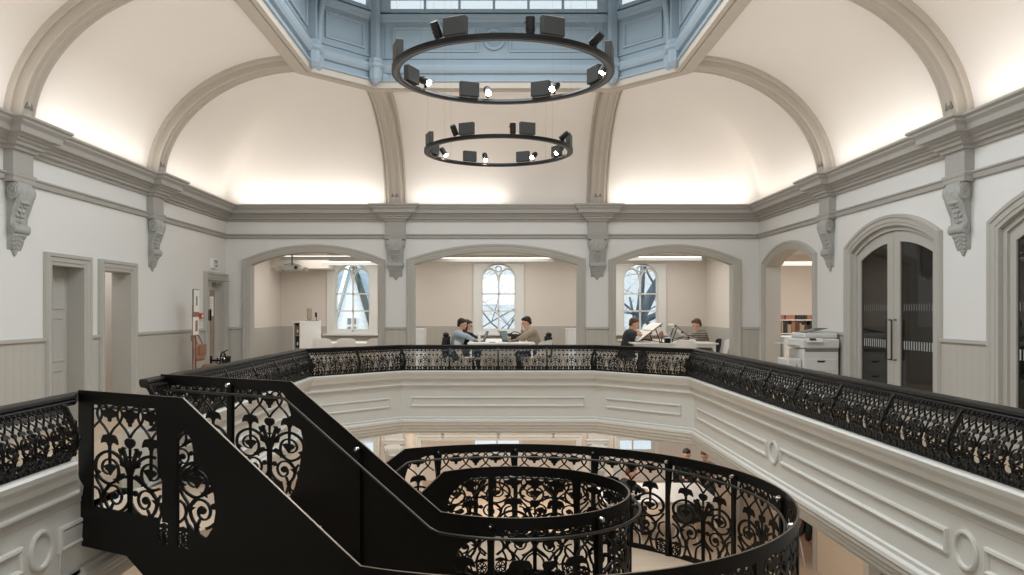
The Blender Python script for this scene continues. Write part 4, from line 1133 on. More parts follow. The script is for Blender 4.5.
def shell_chair(label, loc, rz, m='white', group=None, lm='lgrey'):
    t = thing('shell_chair', label, 'chair', loc, rz, group)
    # seat faces local +x
    vs = []; fs = []; N = 8; P = 12
    prof = [(.22, .44), (.19, .455), (.10, .445), (-.02, .44), (-.12, .46), (-.18, .52), (-.215, .62), (-.235, .72), (-.245, .80), (-.245, .84)]
    def surf(off, pr, w0):
        vs = []; fs = []
        for i, (x, z) in enumerate(pr):
            for j in range(N+1):
                v = -1+2*j/N; w = w0*(1 if i < 5 else .95-.03*(i-5))
                cv = .045*v*v
                vs.append((x+(cv if z > .5 else 0)+off[0], v*w, z+(cv if z <= .5 else 0)-(.05*v**4 if z > .83 else .015*v**4 if z > .79 else 0)+off[1]))
        K = N+1
        for i in range(len(pr)-1):
            for j in range(N): fs.append((i*K+j, i*K+j+1, (i+1)*K+j+1, (i+1)*K+j))
        return vs, fs
    b = MB(); v1, f1 = surf((0, 0), prof[:6], .22); b.add(v1, f1); v1, f1 = surf((0, -.012), prof[:6], .22); b.add(v1, f1)
    b.build('seat', m, t, smooth=True)
    b = MB(); v1, f1 = surf((0, 0), prof[5:], .215); b.add([(x-.0, y, z) for x, y, z in v1], f1)
    b.add([(x-.014, y, z) for x, y, z in v1], f1); b.build('backrest', m, t, smooth=True)
    for sx, sy in ((1, 1), (1, -1), (-1, 1), (-1, -1)):
        q = MB().cyl((sx*.12, sy*.12, .435), (sx*.2, sy*.19, 0), .013, .010, 8); q.build('leg', lm, t)
    return t
shell_chair('black chair behind the person in the taupe jumper', (.90, 17.4, ZG), pi, 'blackcloth')
shell_chair('black chair under a coat behind the person in the pale blue shirt', (-.88, 17.3, ZG), 0, 'blackcloth')
shell_chair('black chair behind the person in the charcoal shirt in the right alcove', (2.62, 17.3, ZG), 0, 'blackcloth')
shell_chair('nearest of three white chair backs at the right end of the middle table', (.78, 16.25, ZG), pi*.82, 'white', 'white shell chairs')
shell_chair('middle of three white chair backs at the right end of the middle table', (.90, 16.75, ZG), pi*.85, 'white', 'white shell chairs')
shell_chair('farthest of three white chair backs at the right end of the middle table', (.98, 18.3, ZG), pi*.9, 'white', 'white shell chairs')
shell_chair('white chair at the left end of the middle table', (-.62, 16.4, ZG), pi*.1, 'white', 'white shell chairs')
shell_chair('white chair pulled up to the near side of the drawing table', (3.85, 16.3, ZG), pi/2, 'white', 'white shell chairs')
shell_chair('white chair at the right end of the drawing table', (4.78, 17.1, ZG), pi, 'white', 'white shell chairs')
shell_chair('leftmost white chair below the window of the left alcove', (-3.95, 18.0, ZG), pi/2, 'white', 'white shell chairs')
shell_chair('white chair below the window of the left alcove, second from the left', (-3.4, 18.0, ZG), pi/2, 'white', 'white shell chairs')
shell_chair('white chair turned askew below the window of the left alcove', (-2.86, 17.9, ZG), pi/2+.7, 'white', 'white shell chairs')
shell_chair('black draped chair beside the lower boarded panel', (5.0, 13.4, ZLOW), pi*.9, 'blackcloth')
shell_chair('dark chair at the near side of the lower table', (3.4, 14.2, ZLOW), pi/2, 'dark')
shell_chair('dark chair near the left end of the lower table', (2.4, 14.2, ZLOW), pi/2, 'dark')

def coat(label, loc, rz):
    t = thing('draped_coat', label, 'coat', loc, rz)
    b = MB(); b.obox((-.255, 0, .66), (.10, .46, .50), None, .05); b.obox((-.19, 0, .80), (.08, .40, .22), None, .035); b.ellipsoid((-.24, 0, .93), (.07, .20, .05))
    b.build('coat_body', 'blackcloth', t, smooth=True)
    b = MB()
    for sy in (-1, 1): b.tube([(-.24, sy*.21, .88), (-.27, sy*.25, .70), (-.25, sy*.24, .48)], [.05, .055, .045], 8)
    b.build('sleeve', 'blackcloth', t, smooth=True)
coat('black coat draped on the chair behind the person in the pale blue shirt', (-.88, 17.3, ZG), 0)
coat('black coat draped on the chair behind the person in the taupe jumper', (.90, 17.4, ZG), pi)
coat('black coat hanging on the chair in front of the lower right cupboard', (5.0, 13.4, ZLOW), pi*.9)
def drawing_board(label, lo, hi, y0, y1, sgn):
    """tilted board, lo/hi = (x,z) of lower and upper edges"""
    t = thing('drawing_board', label, 'drawing board', ((lo[0]+hi[0])/2, (y0+y1)/2, .93), 0, 'tilted drawing boards')
    cx, cy = (lo[0]+hi[0])/2, (y0+y1)/2; d = Vector((hi[0]-lo[0], hi[1]-lo[1])); L = d.length; d /= L; n = Vector((-d.y, d.x)) if sgn > 0 else Vector((d.y, -d.x))
    def slab(a0, a1, h0, h1, ya, yb, mb):
        P = [Vector((lo[0], lo[1]))+d*a+n*h for a, h in ((a0, h0), (a1, h0), (a1, h1), (a0, h1))]
        mb.add([(p.x-cx, y-cy, p.y-.93) for y in (ya, yb) for p in P], [(0, 1, 2, 3), (7, 6, 5, 4), (0, 4, 5, 1), (1, 5, 6, 2), (2, 6, 7, 3), (3, 7, 4, 0)])
        return mb
    slab(0, L, -.018, 0, y0, y1, MB()).build('board', 'white', t)
    slab(-.002, L+.002, -.02, .002, y0-.012, y0, MB()).build('front_edge', 'wood', t)
    slab(.01, L-.01, 0, .004, y0+.01, y1-.01, MB()).build('sheet', 'paper', t)
    slab(.0, .03, .0, .02, y0, y1, MB()).build('ledge', 'lgrey', t)
    slab(L*.55, L*.6, .004, .016, y0+.02, y1-.02, MB()).build('parallel_rule', 'lgrey', t)
    b = MB()
    for y in (y0+.15, y1-.15):
        p = Vector((lo[0], lo[1]))+d*L*.75
        b.cyl((p.x-cx-n.x*.02, y-cy, p.y-.93-n.y*.02), (p.x-cx+(.12 if sgn > 0 else -.12), y-cy, .0), .012, n=8)
        b.cyl((lo[0]+d.x*.05-cx, y-cy, lo[1]+d.y*.05-.93), (p.x-cx+(.12 if sgn > 0 else -.12), y-cy, .02), .010, n=8)
        b.cyl((lo[0]-n.x*.02-cx, y-cy, lo[1]-.93-n.y*.02), (lo[0]-n.x*.02-cx, y-cy, 0), .012, n=8)
    b.build('stand', 'tube', t)
    k = MB()
    for a in (.12, .5, .9):
        p = Vector((lo[0], lo[1]))+d*L*a-n*.03; k.cyl((p.x-cx, y0-cy-.02, p.y-.93), (p.x-cx, y0-cy+.03, p.y-.93), .018, n=10)
    k.build('knob', 'darker', t)
drawing_board('tilted white drawing board in front of the person in the charcoal shirt', (3.00, .96), (3.50, 1.34), 16.75, 17.95, 1)
drawing_board('tilted drawing board in front of the person in the striped jumper', (4.12, 1.02), (3.77, 1.32), 16.75, 17.35, -1)

def laptop(label, loc, rz, tilt=.35):
    t = thing('laptop', label, 'laptop', loc, rz)
    MB().obox((0, 0, .01), (.24, .34, .018), None, .004).build('base', 'dark', t)
    b = MB().obox((.12+.11*sin(tilt), 0, .02+.11*cos(tilt)), (.008, .34, .22), Matrix.Rotation(tilt, 3, 'Y'), .003); s = b.build('lid', 'dark', t)
    MB().obox((.112+.11*sin(tilt), 0, .02+.11*cos(tilt)), (.003, .31, .19), Matrix.Rotation(tilt, 3, 'Y')).build('screen', mat('laptop_screen', (120, 140, 150), .3), s)
    MB().obox((-.01, 0, .0205), (.13, .30, .003)).build('keyboard', 'darker', t)
laptop('open dark laptop in front of the person in the pale blue shirt', (-.40, 17.3, .93), .15)
laptop('open laptop in front of the person in the taupe jumper', (.30, 17.2, .93), pi-.5)
t = thing('water_bottle', 'pale water bottle standing on the middle table beside the laptop', 'bottle', (-.38, 16.9, .93))
MB().lathe([(.03, 0), (.034, .01), (.034, .13), (.026, .155), (.014, .17)], (0, 0, 0)).build('bottle_body', 'bottle', t, smooth=40); MB().cyl((0, 0, .168), (0, 0, .195), .016, n=14).build('cap', 'white', t)
t = thing('paper_cup', 'tall beige cup standing on the middle table', 'cup', (.26, 16.85, .93))
MB().lathe([(.028, 0), (.036, .11), (.034, .11), (.027, .006)], (0, 0, 0)).build('cup_body', 'taupeknit', t, smooth=40); MB().cyl((0, 0, .108), (0, 0, .118), .038, n=16).build('lid', 'white', t)
t = thing('black_bag', 'slumped black bag lying on the middle table', 'bag', (.42, 18.2, .93))
b = MB(); b.ellipsoid((0, 0, .07), (.24, .13, .075)); b.ellipsoid((-.12, .02, .10), (.10, .09, .06)); b.build('bag_body', 'blackcloth', t, smooth=True); MB().tube(bez([(-.12, -.05, .12), (-.05, -.10, .19), (.08, -.09, .17), (.14, -.05, .11)]), .012, 6).build('strap', 'blackcloth', t)
t = thing('desk_lamp', 'terracotta desk lamp on the drawing table between the boards', 'lamp', (3.45, 16.55, .93))
MB().lathe([(.06, 0), (.06, .012), (.012, .02), (.012, .14)], (0, 0, 0)).build('base', 'darker', t, smooth=30); MB().lathe([(.02, .10), (.05, .05), (.06, -.02), (.055, -.02)], (-.02, 0, .15), (.3, 0, 1)).build('lamp_shade', 'orange', t, smooth=40)
t = thing('storage_tin', 'small black box on the drawing table beside the desk lamp', 'box', (3.57, 16.55, .93))
MB().obox((0, 0, .05), (.11, .14, .10), None, .006).build('box_body', 'darker', t); MB().obox((0, 0, .108), (.115, .145, .014), None, .004).build('lid', 'paper', t)
t = thing('water_glass', 'pale blue glass bottle on the drawing table', 'bottle', (3.70, 17.0, .93))
MB().lathe([(.035, 0), (.038, .10), (.02, .15), (.014, .20)], (0, 0, 0)).build('bottle_body', mat('pale_blue_glass', (170, 196, 210), .15), t, smooth=40); MB().cyl((0, 0, .2), (0, 0, .22), .017, n=12).build('cap', 'white', t)
t = thing('paper_stack', 'low stack of white paper on the drawing table', 'paper', (3.95, 16.6, .93))
b = MB(); 
for k in range(5): b.obox((.004*(k % 2), .003*k, .006+.012*k), (.30, .22, .010), Matrix.Rotation(.05*k, 3, 'Z'))
b.build('sheet', 'paper', t)
t = thing('mobile_phone', 'black phone lying on the middle table near its left end', 'phone', (-.1, 16.8, .93))
MB().obox((0, 0, .005), (.14, .07, .009), None, .003).build('phone_body', 'darker', t); MB().obox((0, 0, .0105), (.13, .062, .001)).build('screen', 'dark', t)

# cabinets -----------------------------------------------------------------
def white_cabinet(label, x0, x1, y0, y1, z1, face='y'):
    t = thing('storage_cabinet', label, 'cabinet', ((x0+x1)/2, (y0+y1)/2, ZG), 0, None); w = (x1-x0)/2; d = (y1-y0)/2; h = z1-ZG
    MB().box(-w, w, -d, d, .06, h-.02).box(-w+.03, w-.03, -d+.03, d-.03, 0, .06).build('carcass', 'white', t)
    MB().obox((0, 0, h-.01), (2*w+.02, 2*d+.02, .022), None, .004).build('cabinet_top', 'white', t)
    o = MB().obox((0, -d-.008, h/2+.02), (2*w-.02, .016, h-.14), None, .003).build('door', 'white', t)
    MB().box(w-.05, w-.04, -d-.03, -d-.016, h*.55, h*.55+.12).build('handle', 'grey', o)
    return t
white_cabinet('low white cabinet beside the left pier of the middle alcove', -1.74, -1.50, 16.3, 16.8, 1.23)
white_cabinet('low white cabinet beside the right pier of the middle alcove', 1.45, 1.68, 16.3, 16.8, 1.23)
t = thing('shelf_unit', 'white end-on shelf unit with a screen on top in the left alcove', 'shelf unit', (-4.21, 17.6, ZG)); t.scale = (.45, 1, 1)
MB().box(-.15, .15, -1.0, 1.0, 0, .04).box(.13, .15, -1.0, 1.0, .04, 1.20).box(-.15, .15, .98, 1.0, .04, 1.20).box(-.15, -.13, -1.0, 1.0, .04, 1.20).build('carcass', 'white', t)
MB().box(-.16, .16, -1.01, 1.01, 1.20, 1.225).build('cabinet_top', 'white', t)
for k, z in enumerate((.35, .65, .92)): MB().box(-.13, .13, -.98, .98, z, z+.02).build('shelf', 'taupeknit', t)
for k, (z, m) in enumerate(((.37, 'wood'), (.67, 'dark'), (.94, 'wood'))):
    bk = thing('file_box', ['brown file box on the lowest shelf of the end-on white unit', 'dark file box on the middle shelf of the end-on white unit', 'brown file box on the top shelf of the end-on white unit'][k], 'box', (-4.21, 16.82, ZG+z)); bk.scale = (.45, 1, 1)
    MB().box(-.10, .10, -.14, .14, 0, .2).build('box_body', m, bk); MB().box(-.03, .03, -.143, -.14, .06, .12).build('label_plate', 'paper', bk)
t = thing('monitor', 'thin screen seen edge-on standing on the white shelf unit', 'monitor', (-4.21, 17.75, ZG+1.225))
MB().obox((0, 0, .16), (.035, .38, .26), Matrix.Rotation(.02, 3, 'Z'), .008).build('screen_housing', 'taupeknit', t); MB().box(-.08, .08, -.1, .1, 0, .012).box(-.012, .012, -.03, .03, .012, .08).build('base', 'grey', t)
t = thing('desk_microscope', 'small grey instrument beside the screen on the white shelf unit', 'instrument', (-4.18, 18.25, ZG+1.225))
b = MB(); b.box(-.05, .05, -.06, .06, 0, .015); b.tube([(0, .04, .015), (0, .05, .10), (0, .0, .16)], .011, 8); b.build('stand', 'grey', t); MB().cyl((0, 0, .09), (0, -.02, .19), .025, n=12).build('eyepiece', 'dark', t)
# projector under the alcove ceiling
t = thing('projector', 'white ceiling projector hanging in the left arch', 'projector', (-4.28, 16.5, 2.50), .1)
MB().obox((0, 0, 0), (.36, .30, .10), None, .02).build('projector_body', 'lgrey', t); MB().cyl((.10, -.15, 0), (.10, -.175, 0), .035, n=16).build('lens', 'dark', t)
b = MB(); b.cyl((0, 0, .05), (0, 0, .495), .016, n=10); b.obox((0, 0, .485), (.14, .14, .02)); 
for sx in (-1, 1): b.tube([(0, 0, .09), (sx*.15, sx*.10, .06), (sx*.16, .12, .05)], .008, 6)
b.build('ceiling_mount', 'grey', t)
b = MB(); b.obox((-.27, 0, -.02), (.10, .12, .09), None, .01); b.obox((.28, .0, -.03), (.08, .10, .07), None, .01); b.tube([(-.32, 0, .02), (0, .02, .07), (.32, 0, 0)], .008, 6); b.build('side_bracket', 'lgrey', t)
# copier --------------------------------------------------------------------
t = thing('photocopier', 'large pale grey office copier against the right wall', 'photocopier', (4.90, 12.25, ZG)); t.scale = (.96, 1, 1.13)
MB().obox((0, 0, .40), (.56, .60, .74), None, .012).build('copier_body', 'lgrey', t)
MB().obox((-.0, 0, .845), (.58, .62, .13), None, .015).build('scanner_unit', 'lgrey', t)
MB().obox((.02, .02, .95), (.54, .54, .075), None, .02).build('document_feeder', 'lgrey', t)
MB().add([(-.22, -.22, .99), (.14, -.22, 1.045), (.14, .2, 1.045), (-.22, .2, .99), (-.22, -.22, .995), (.14, -.22, 1.05), (.14, .2, 1.05), (-.22, .2, .995)], [(0, 3, 2, 1), (4, 5, 6, 7), (0, 1, 5, 4), (1, 2, 6, 5), (2, 3, 7, 6), (3, 0, 4, 7)]).build('feed_tray', 'darker', t)
b = MB(); b.obox((-.12, -.32, .89), (.26, .10, .02), Matrix.Rotation(.5, 3, 'X'), .004); p = b.build('control_panel', 'lgrey', t); MB().obox((-.14, -.328, .905), (.10, .05, .004), Matrix.Rotation(.5, 3, 'X')).build('touch_screen', 'dark', p)
MB().box(-.25, .27, -.302, -.28, .735, .78).build('output_slot', 'grey', t)
for k, z in enumerate((.56, .36, .16)):
    p = MB().obox((.0, -.302, z), (.50, .012, .18 if k else .16), None, .004).build('paper_drawer', 'lgrey', t)
    q = MB(); q.slab([[(-.07, z+.06), (.07, z+.06), (.05, z+.035), (-.05, z+.035)]], lambda a, zz, h: (a, -.309-h, zz), 0, .004); q.build('handle', 'dark', p)
MB().obox((-.40, -.04, .42), (.22, .46, .44), None, .015).build('side_paper_unit', 'lgrey', t)
MB().slab([[(-.34-.08, .36), (-.34-.03, .58), (-.34+.0, .36)]], lambda a, z, h: (a, -.272-h, z), 0, .003).build('side_latch', 'dark', t)
MB().obox((-.42, .0, .83), (.26, .36, .014), Matrix.Rotation(.12, 3, 'Y'), .003).build('bypass_tray', 'lgrey', t)
MB().box(.285, .32, -.24, .29, .05, .86).build('rear_cover', 'dark', t)
b = MB()
for sx in (-1, 1):
    for sy in (-1, 1): b.cyl((sx*.22, sy*.22, 0), (sx*.22, sy*.22, .03), .03, n=10)
b.build('foot', 'darker', t)
# plan chest and book shelves in the side room
t = thing('plan_chest', 'white plan chest with shallow drawers beyond the right archway', 'cabinet', (6.05, 15.6, ZG))
MB().box(-.5, .5, -.35, .35, .05, .93).box(-.46, .46, -.31, .31, 0, .05).build('carcass', 'white', t); MB().box(-.52, .52, -.37, .37, .93, .955).build('cabinet_top', 'white', t)
for k in range(6):
    p = MB().box(-.48, .48, -.362, -.35, .09+.14*k, .21+.14*k).build('drawer', 'white', t); MB().box(-.08, .08, -.375, -.362, .14+.14*k, .16+.14*k).build('handle', 'grey', p)
t = thing('bookcase', 'low white bookcase full of brown boxes and books beyond the right archway', 'bookcase', (6.25, 17.6, ZG))
MB().box(-.9, -.87, -.16, .16, 0, 1.26).box(.87, .9, -.16, .16, 0, 1.26).box(-.87, .87, .14, .16, 0, 1.26).build('side_panel', 'white', t)
for z in (.02, .34, .64, .94, 1.24): MB().box(-.87, .87, -.16, .14, z, z+.02).build('shelf', 'white', t)
rnd = random.Random(5); cols = ['wood', 'orange', 'dark', 'taupeknit', 'hairbr', 'paper']
for r_, z in enumerate((.66, .96)):
    x = -.84; n_ = 0
    while x < .78:
        w = rnd.choice((.03, .045, .06, .09)); h = rnd.uniform(.17, .26)
        o = MB().obox((0, 0, h/2), (w*.92, .20, h), None, .003).build('book', rnd.choice(cols)); o.location = (6.25+x+w/2, 17.55, ZG+z+.0)
        tag(o, ('book on the upper' if r_ else 'book on the lower')+' filled shelf of the bookcase beyond the archway', 'book', 'books on the '+('upper' if r_ else 'lower')+' filled shelf beyond the archway'); x += w; n_ += 1
x = -.8
for k in range(7):
    o = MB().obox((0, 0, .05), (.20, .22, .10), None, .004).build('archive_box', ['wood', 'orange', 'dark'][k % 3]); o.location = (6.25+x+.1, 17.58, ZG+1.26)
    tag(o, 'brown, orange or dark box in the row on top of the bookcase', 'box', 'boxes on top of the bookcase'); x += .235
# art stand and antique press on the left -----------------------------------
t = thing('display_stand', 'tall thin stand holding a framed sheet against the left wall', 'stand', (-5.12, 13.3, ZG))
b = MB(); b.cyl((0, 0, .02), (0, 0, 1.55), .014, n=8); b.cyl((0, .12, .02), (0, .12, 1.0), .014, n=8); b.box(-.06, .14, -.10, .24, 0, .03); b.build('pole', 'wood', t)
p = MB().obox((.03, .05, 1.62), (.02, .26, .40), None, .003).build('picture_frame', 'grey', t); MB().obox((.043, .05, 1.62), (.004, .23, .37)).build('sheet', 'paper', p); MB().obox((.046, .05, 1.62), (.002, .06, .16)).build('print', 'grey', p)
p = MB().obox((.03, .05, 1.20), (.02, .22, .32), None, .003).build('notice_board', 'paper', t); MB().obox((.042, .05, 1.20), (.003, .10, .18), None, .001).build('emblem', 'orange', p)
MB().obox((.03, .05, 1.39), (.03, .24, .08), None, .004).build('carved_plaque', 'wood', t)
MB().tube([(0, -.06, .95), (.02, -.10, 1.04), (.02, .02, 1.06), (.02, .06, .98)], .014, 8).build('curved_handle', 'orange', t)
t = thing('leather_satchel', 'terracotta leather satchel hanging on the thin stand by the left wall', 'bag', (-5.02, 13.35, ZG+.62))
MB().obox((0, 0, .13), (.09, .30, .28), None, .03).build('bag_body', 'orange', t); MB().obox((.05, 0, .18), (.012, .30, .18), None, .005).build('flap', 'wood', t); MB().tube([(0, -.12, .26), (-.05, -.06, .42), (-.05, .06, .42), (0, .12, .26)], .012, 6).build('strap', 'wood', t)
t = thing('antique_press', 'small antique machine with a flywheel and polished drum beside the stand', 'machine', (-4.95, 13.85, ZG))
b = MB()
for sx in (-1, 1):
    for sy in (-1, 1): b.cyl((sx*.16, sy*.26, 0), (sx*.12, sy*.2, .34), .022, n=8)
b.box(-.18, .18, -.30, .30, .34, .38); b.build('frame', 'wood', t)
MB().obox((0, -.20, .46), (.24, .26, .15), None, .03).build('wooden_block', 'orange', t)
b = MB(); ring(b, (0, 0), .13, .16, .02, lambda a, z, h: (.12+h, .05+a, .58+z)); 
for k in range(6): a = pi*k/3; b.tube([(.125, .05, .58), (.125, .05+.14*cos(a), .58+.14*sin(a))], .008, 6)
b.cyl((-.1, .05, .58), (.16, .05, .58), .018, n=10); b.build('flywheel', 'darker', t)
b = MB(); b.cyl((-.08, .05, .38), (-.08, .05, .66), .02, n=8); b.cyl((.0, .14, .38), (.0, .14, .62), .016, n=8); b.tube([(.13, .05, .72), (.20, .05, .76), (.20, .12, .76)], .01, 6); b.build('crank', 'iron', t)
MB().lathe([(.04, 0), (.10, .03), (.12, .10), (.10, .17), (.04, .2), (.02, .24)], (0, .24, .44)).build('polished_drum', 'chrome', t, smooth=50)
t = thing('umbrella_stand', 'narrow black bin on the floor beside the exit door', 'bin', (-4.95, 14.35, ZG))
MB().lathe([(.08, 0), (.095, .02), (.11, .62), (.10, .62), (.085, .03)], (0, 0, 0)).build('bin_body', 'darker', t, smooth=30); MB().lathe([(.112, .60), (.118, .61), (.118, .63), (.104, .63)], (0, 0, 0)).build('bin_rim', 'dark', t)
# lower storey downlights and terracotta cupboard
for lab, x in (('small white spotlight under the gallery edge, left of centre', -.92), ('small white spotlight under the gallery edge at the centre', .02), ('small white spotlight under the gallery edge, right of centre', .95)):
    t = thing('spotlight', lab, 'spotlight', (x, 13.32, -.455), 0, 'small spotlights under the gallery edge')
    MB().cyl((0, 0, 0), (0, 0, -.03), .03, n=12).build('ceiling_mount', 'lgrey', t); MB().cyl((0, -.02, -.035), (0, .03, -.09), .022, n=12).build('spot_head', 'white', t)
t = thing('terracotta_cupboard', 'terracotta coloured cupboard beyond the lower white rail', 'cupboard', (5.9, 14.2, ZLOW))
MB().obox((0, 0, .5), (.4, 2.0, 1.0), None, .01).build('carcass', 'orange', t)
for k in range(4):
    p = MB().obox((-.21, -.75+.5*k, .5), (.02, .46, .9), None, .004).build('door', 'orange', t); MB().box(-.235, -.22, -.58+.5*k, -.565+.5*k, .45, .6).build('handle', 'tube', p)

# ================================================================== PEOPLE
def person(label, loc, rz, shirt, hair, head=(.17, 1.20), chin_hand=False, arms=((.42, .80), (.42, .80)), sleeves=True, glasses=False, long_hair=False, look=-.25, vox=.012, trousers='jeans', zs=1.):
    """seated, facing local +x; head = (forward, height) of the head centre above the floor"""
    t = thing('person', label, 'person', loc, rz)
    hx, hz = head; B = MB(); S = MB(); Q = MB()
    def limb(mb, pts, rs): mb.tube(pts, rs, 10); [mb.ellipsoid(p, (r*1.0, r*1.0, r*1.0), None, 10, 8) for p, r in zip(pts, rs)]
    neck = (hx-.045, 0, hz-.12); ch = (hx*.62-.02, 0, hz-.28); sp = (hx*.25, 0, hz-.50); pv = (0, 0, .52)
    limb(B, [pv, sp, ch], [.125, .115, .13]); limb(B, [ch, neck, (hx-.02, 0, hz-.06)], [.085, .055, .052])
    for sy in (-1, 1): B.ellipsoid((ch[0], sy*.09, ch[2]+.05), (.095, .11, .10))
    # head: skull, jaw, nose, ears, brow, lips
    rot = Matrix.Rotation(-look, 3, 'Y')
    Hc = Vector((hx, 0, hz)); h = lambda x, y, z: Hc+rot @ Vector((x, y, z))
    B.ellipsoid(h(-.008, 0, .02), (.098, .077, .10), rot, 20, 14); B.ellipsoid(h(.030, 0, -.048), (.062, .055, .062), rot, 14, 10); B.ellipsoid(h(.075, 0, -.088), (.022, .024, .018), rot)
    B.ellipsoid(h(.098, 0, -.018), (.018, .012, .026), rot); B.ellipsoid(h(.086, 0, .022), (.014, .05, .010), rot); B.ellipsoid(h(.088, 0, -.058), (.012, .024, .009), rot)
    for sy in (-1, 1): B.ellipsoid(h(-.005, sy*.078, -.008), (.022, .010, .032), rot)
    E = MB()
    for sy in (-1, 1): E.ellipsoid(h(.083, sy*.031, .0), (.008, .012, .007), rot, 10, 8)
    for i, sy in enumerate((-1, 1)):
        sh = Vector((ch[0]+.01, sy*.185, ch[2]+.06)); ax, az = arms[i]
        if chin_hand and i == 0:
            el = Vector((hx+.10, sy*.17, .80)); wr = Vector((hx+.105, sy*.07, hz-.17)); fd = Vector((-.02, -sy*.02, 1)).normalized()
        else:
            el = Vector(((ch[0]+ax)*.45, sy*.24, az+.10)); wr = Vector((ax-.06, sy*.15, az+.02)); fd = Vector((1, -sy*.25, -.12)).normalized()
        limb(B, [sh, el, wr], [.052, .042, .029])
        side = fd.cross(Vector((0, 0, 1))) if abs(fd.z) < .9 else Vector((0, -1, 0)); side.normalize(); up = side.cross(fd)
        pm = wr+fd*.05; rm = Matrix((fd, side, up)).transposed()
        B.ellipsoid(pm, (.052, .040, .018), rm)
        for k, L in enumerate((.068, .078, .072, .056)):
            o = pm+fd*.035+side*(-.027+.018*k); B.tube([o, o+fd*L*.5-up*.006, o+fd*L*.8-up*.022, o+fd*L-up*.036], [.0095, .009, .008, .007], 6)
        o = pm-fd*.02+side*(-.032 if sy > 0 else .032); ts = -1 if sy > 0 else 1; B.tube([o, o+fd*.03+side*ts*.022, o+fd*.055+side*ts*.026-up*.012], [.012, .010, .008], 6)
        e1 = .98 if sleeves else .35
        pts = [sh, sh+(el-sh)*(1 if sleeves else .62)]; rs = [.068, .060]
        if sleeves: pts.append(el+(wr-el)*.88); rs.append(.042)
        limb(S, pts, rs)
        hp = Vector((.02, sy*.095, .50)); kn = Vector((.43, sy*.13, .50)); an = Vector((.40, sy*.13, .10)); 
        limb(B, [hp, kn, an], [.082, .058, .040]); limb(Q, [hp, kn, an], [.094, .070, .056])
        B.ellipsoid(an+Vector((.07, 0, -.05)), (.12, .042, .04))
    limb(S, [Vector((.0, 0, .50)), Vector(sp), Vector(ch)], [.150, .135, .150])
    for sy in (-1, 1): S.ellipsoid((ch[0], sy*.09, ch[2]+.05), (.112, .125, .112))
    limb(S, [Vector(ch), Vector(ch)+(Vector(neck)-Vector(ch))*.75], [.10, .068])
    limb(Q, [(.03, -.06, .50), (.03, .06, .50)], [.13, .13])
    def rm_(o, v, col=None):
        m = o.modifiers.new('skin', 'REMESH'); m.mode = 'VOXEL'; m.voxel_size = v; m.use_smooth_shade = True
        m2 = o.modifiers.new('soft', 'SMOOTH'); m2.factor = .5; m2.iterations = 2
    rm_(B.build('body', 'skin', t, smooth=True), vox); rm_(S.build('shirt', shirt, t, smooth=True), .016); rm_(Q.build('trousers', trousers, t, smooth=True), .018)
    E.build('eyes', 'darker', t, smooth=True)
    F = MB()
    for k in range(2): F.obox((.44+.03, (-1, 1)[k]*.13, .045), (.27, .09, .085), None, .03)
    F.build('shoes', 'darker', t)
    Hh = MB(); Hh.ellipsoid(h(-.026, 0, .042), (.098, .085, .094), rot, 16, 12); Hh.ellipsoid(h(.045, 0, .085), (.048, .062, .034), rot); Hh.ellipsoid(h(-.07, 0, -.01), (.045, .068, .07), rot)
    Hh.ellipsoid(h(.02, .02, .105), (.06, .05, .022), rot)
    if long_hair:
        Hh.ellipsoid(h(-.065, 0, -.06), (.05, .085, .13), rot); 
        for sy in (-1, 1): Hh.ellipsoid(h(-.03, sy*.075, -.07), (.045, .025, .12), rot)
    rm_(Hh.build('hair', hair, t, smooth=True), .010)
    if glasses:
        g = MB()
        for sy in (-1, 1):
            g.tube([h(.100, sy*.032+.024*cos(a), .002+.018*sin(a)) for a in [2*pi*i/14 for i in range(14)]], .003, 6, closed=True)
            g.tube([h(.098, sy*.056, .006), h(0, sy*.082, .008)], .0025, 6)
        g.build('glasses', 'darker', t)
    return t
ZP = ZG
person('seated person with dark hair in a pale blue shirt left of the middle table', (-.93, 17.3, ZP), .12, 'blueshirt', 'hair', head=(.17, 1.16), arms=((.48, .80), (.50, .80)))
person('seated person with long dark hair and glasses in black beside the pale blue shirt', (-.86, 18.25, ZP), .1, 'blackcloth', 'hair', head=(.18, 1.12), long_hair=True, glasses=True, arms=((.45, .80), (.45, .80)))
person('seated person in a taupe jumper resting chin on hand at the middle table', (.90, 17.4, ZP), pi-.12, 'taupeknit', 'hair', head=(.25, 1.20), chin_hand=True, look=-.35, arms=((.48, .80), (.52, .80)))
person('seated person with short brown hair in a charcoal shirt drawing at the left board', (2.78, 17.3, ZP), 0, 'darktee', 'hairbr', head=(.22, 1.17), sleeves=False, arms=((.48, .86), (.50, .92)), look=-.3)
person('seated person in a striped jumper leaning over the right drawing board', (4.66, 17.5, ZP), pi, 'stripe', 'hairbr', head=(.24, 1.15), arms=((.52, .80), (.55, .86)), look=-.4)
person('seated person with black hair behind the lower table, leftmost of the pair', (4.0, 16.75, ZLOW), -pi/2, 'darktee', 'hair', head=(.10, 1.22), arms=((.48, .80), (.48, .80)))
person('seated person with brown hair behind the lower table, rightmost of the pair', (4.45, 16.95, ZLOW), -pi/2-.2, 'taupeknit', 'hairbr', head=(.12, 1.16), arms=((.48, .80), (.48, .80)))
person('seated person in black at the left end of the lower table', (2.35, 15.1, ZLOW), .1, 'blackcloth', 'hairbr', head=(.22, 1.16), arms=((.50, .80), (.50, .80)))
shell_chair('dark chair under the black-haired person behind the lower table', (4.0, 16.8, ZLOW), -pi/2, 'dark')
shell_chair('dark chair under the brown-haired person behind the lower table', (4.47, 17.0, ZLOW), -pi/2-.2, 'dark')
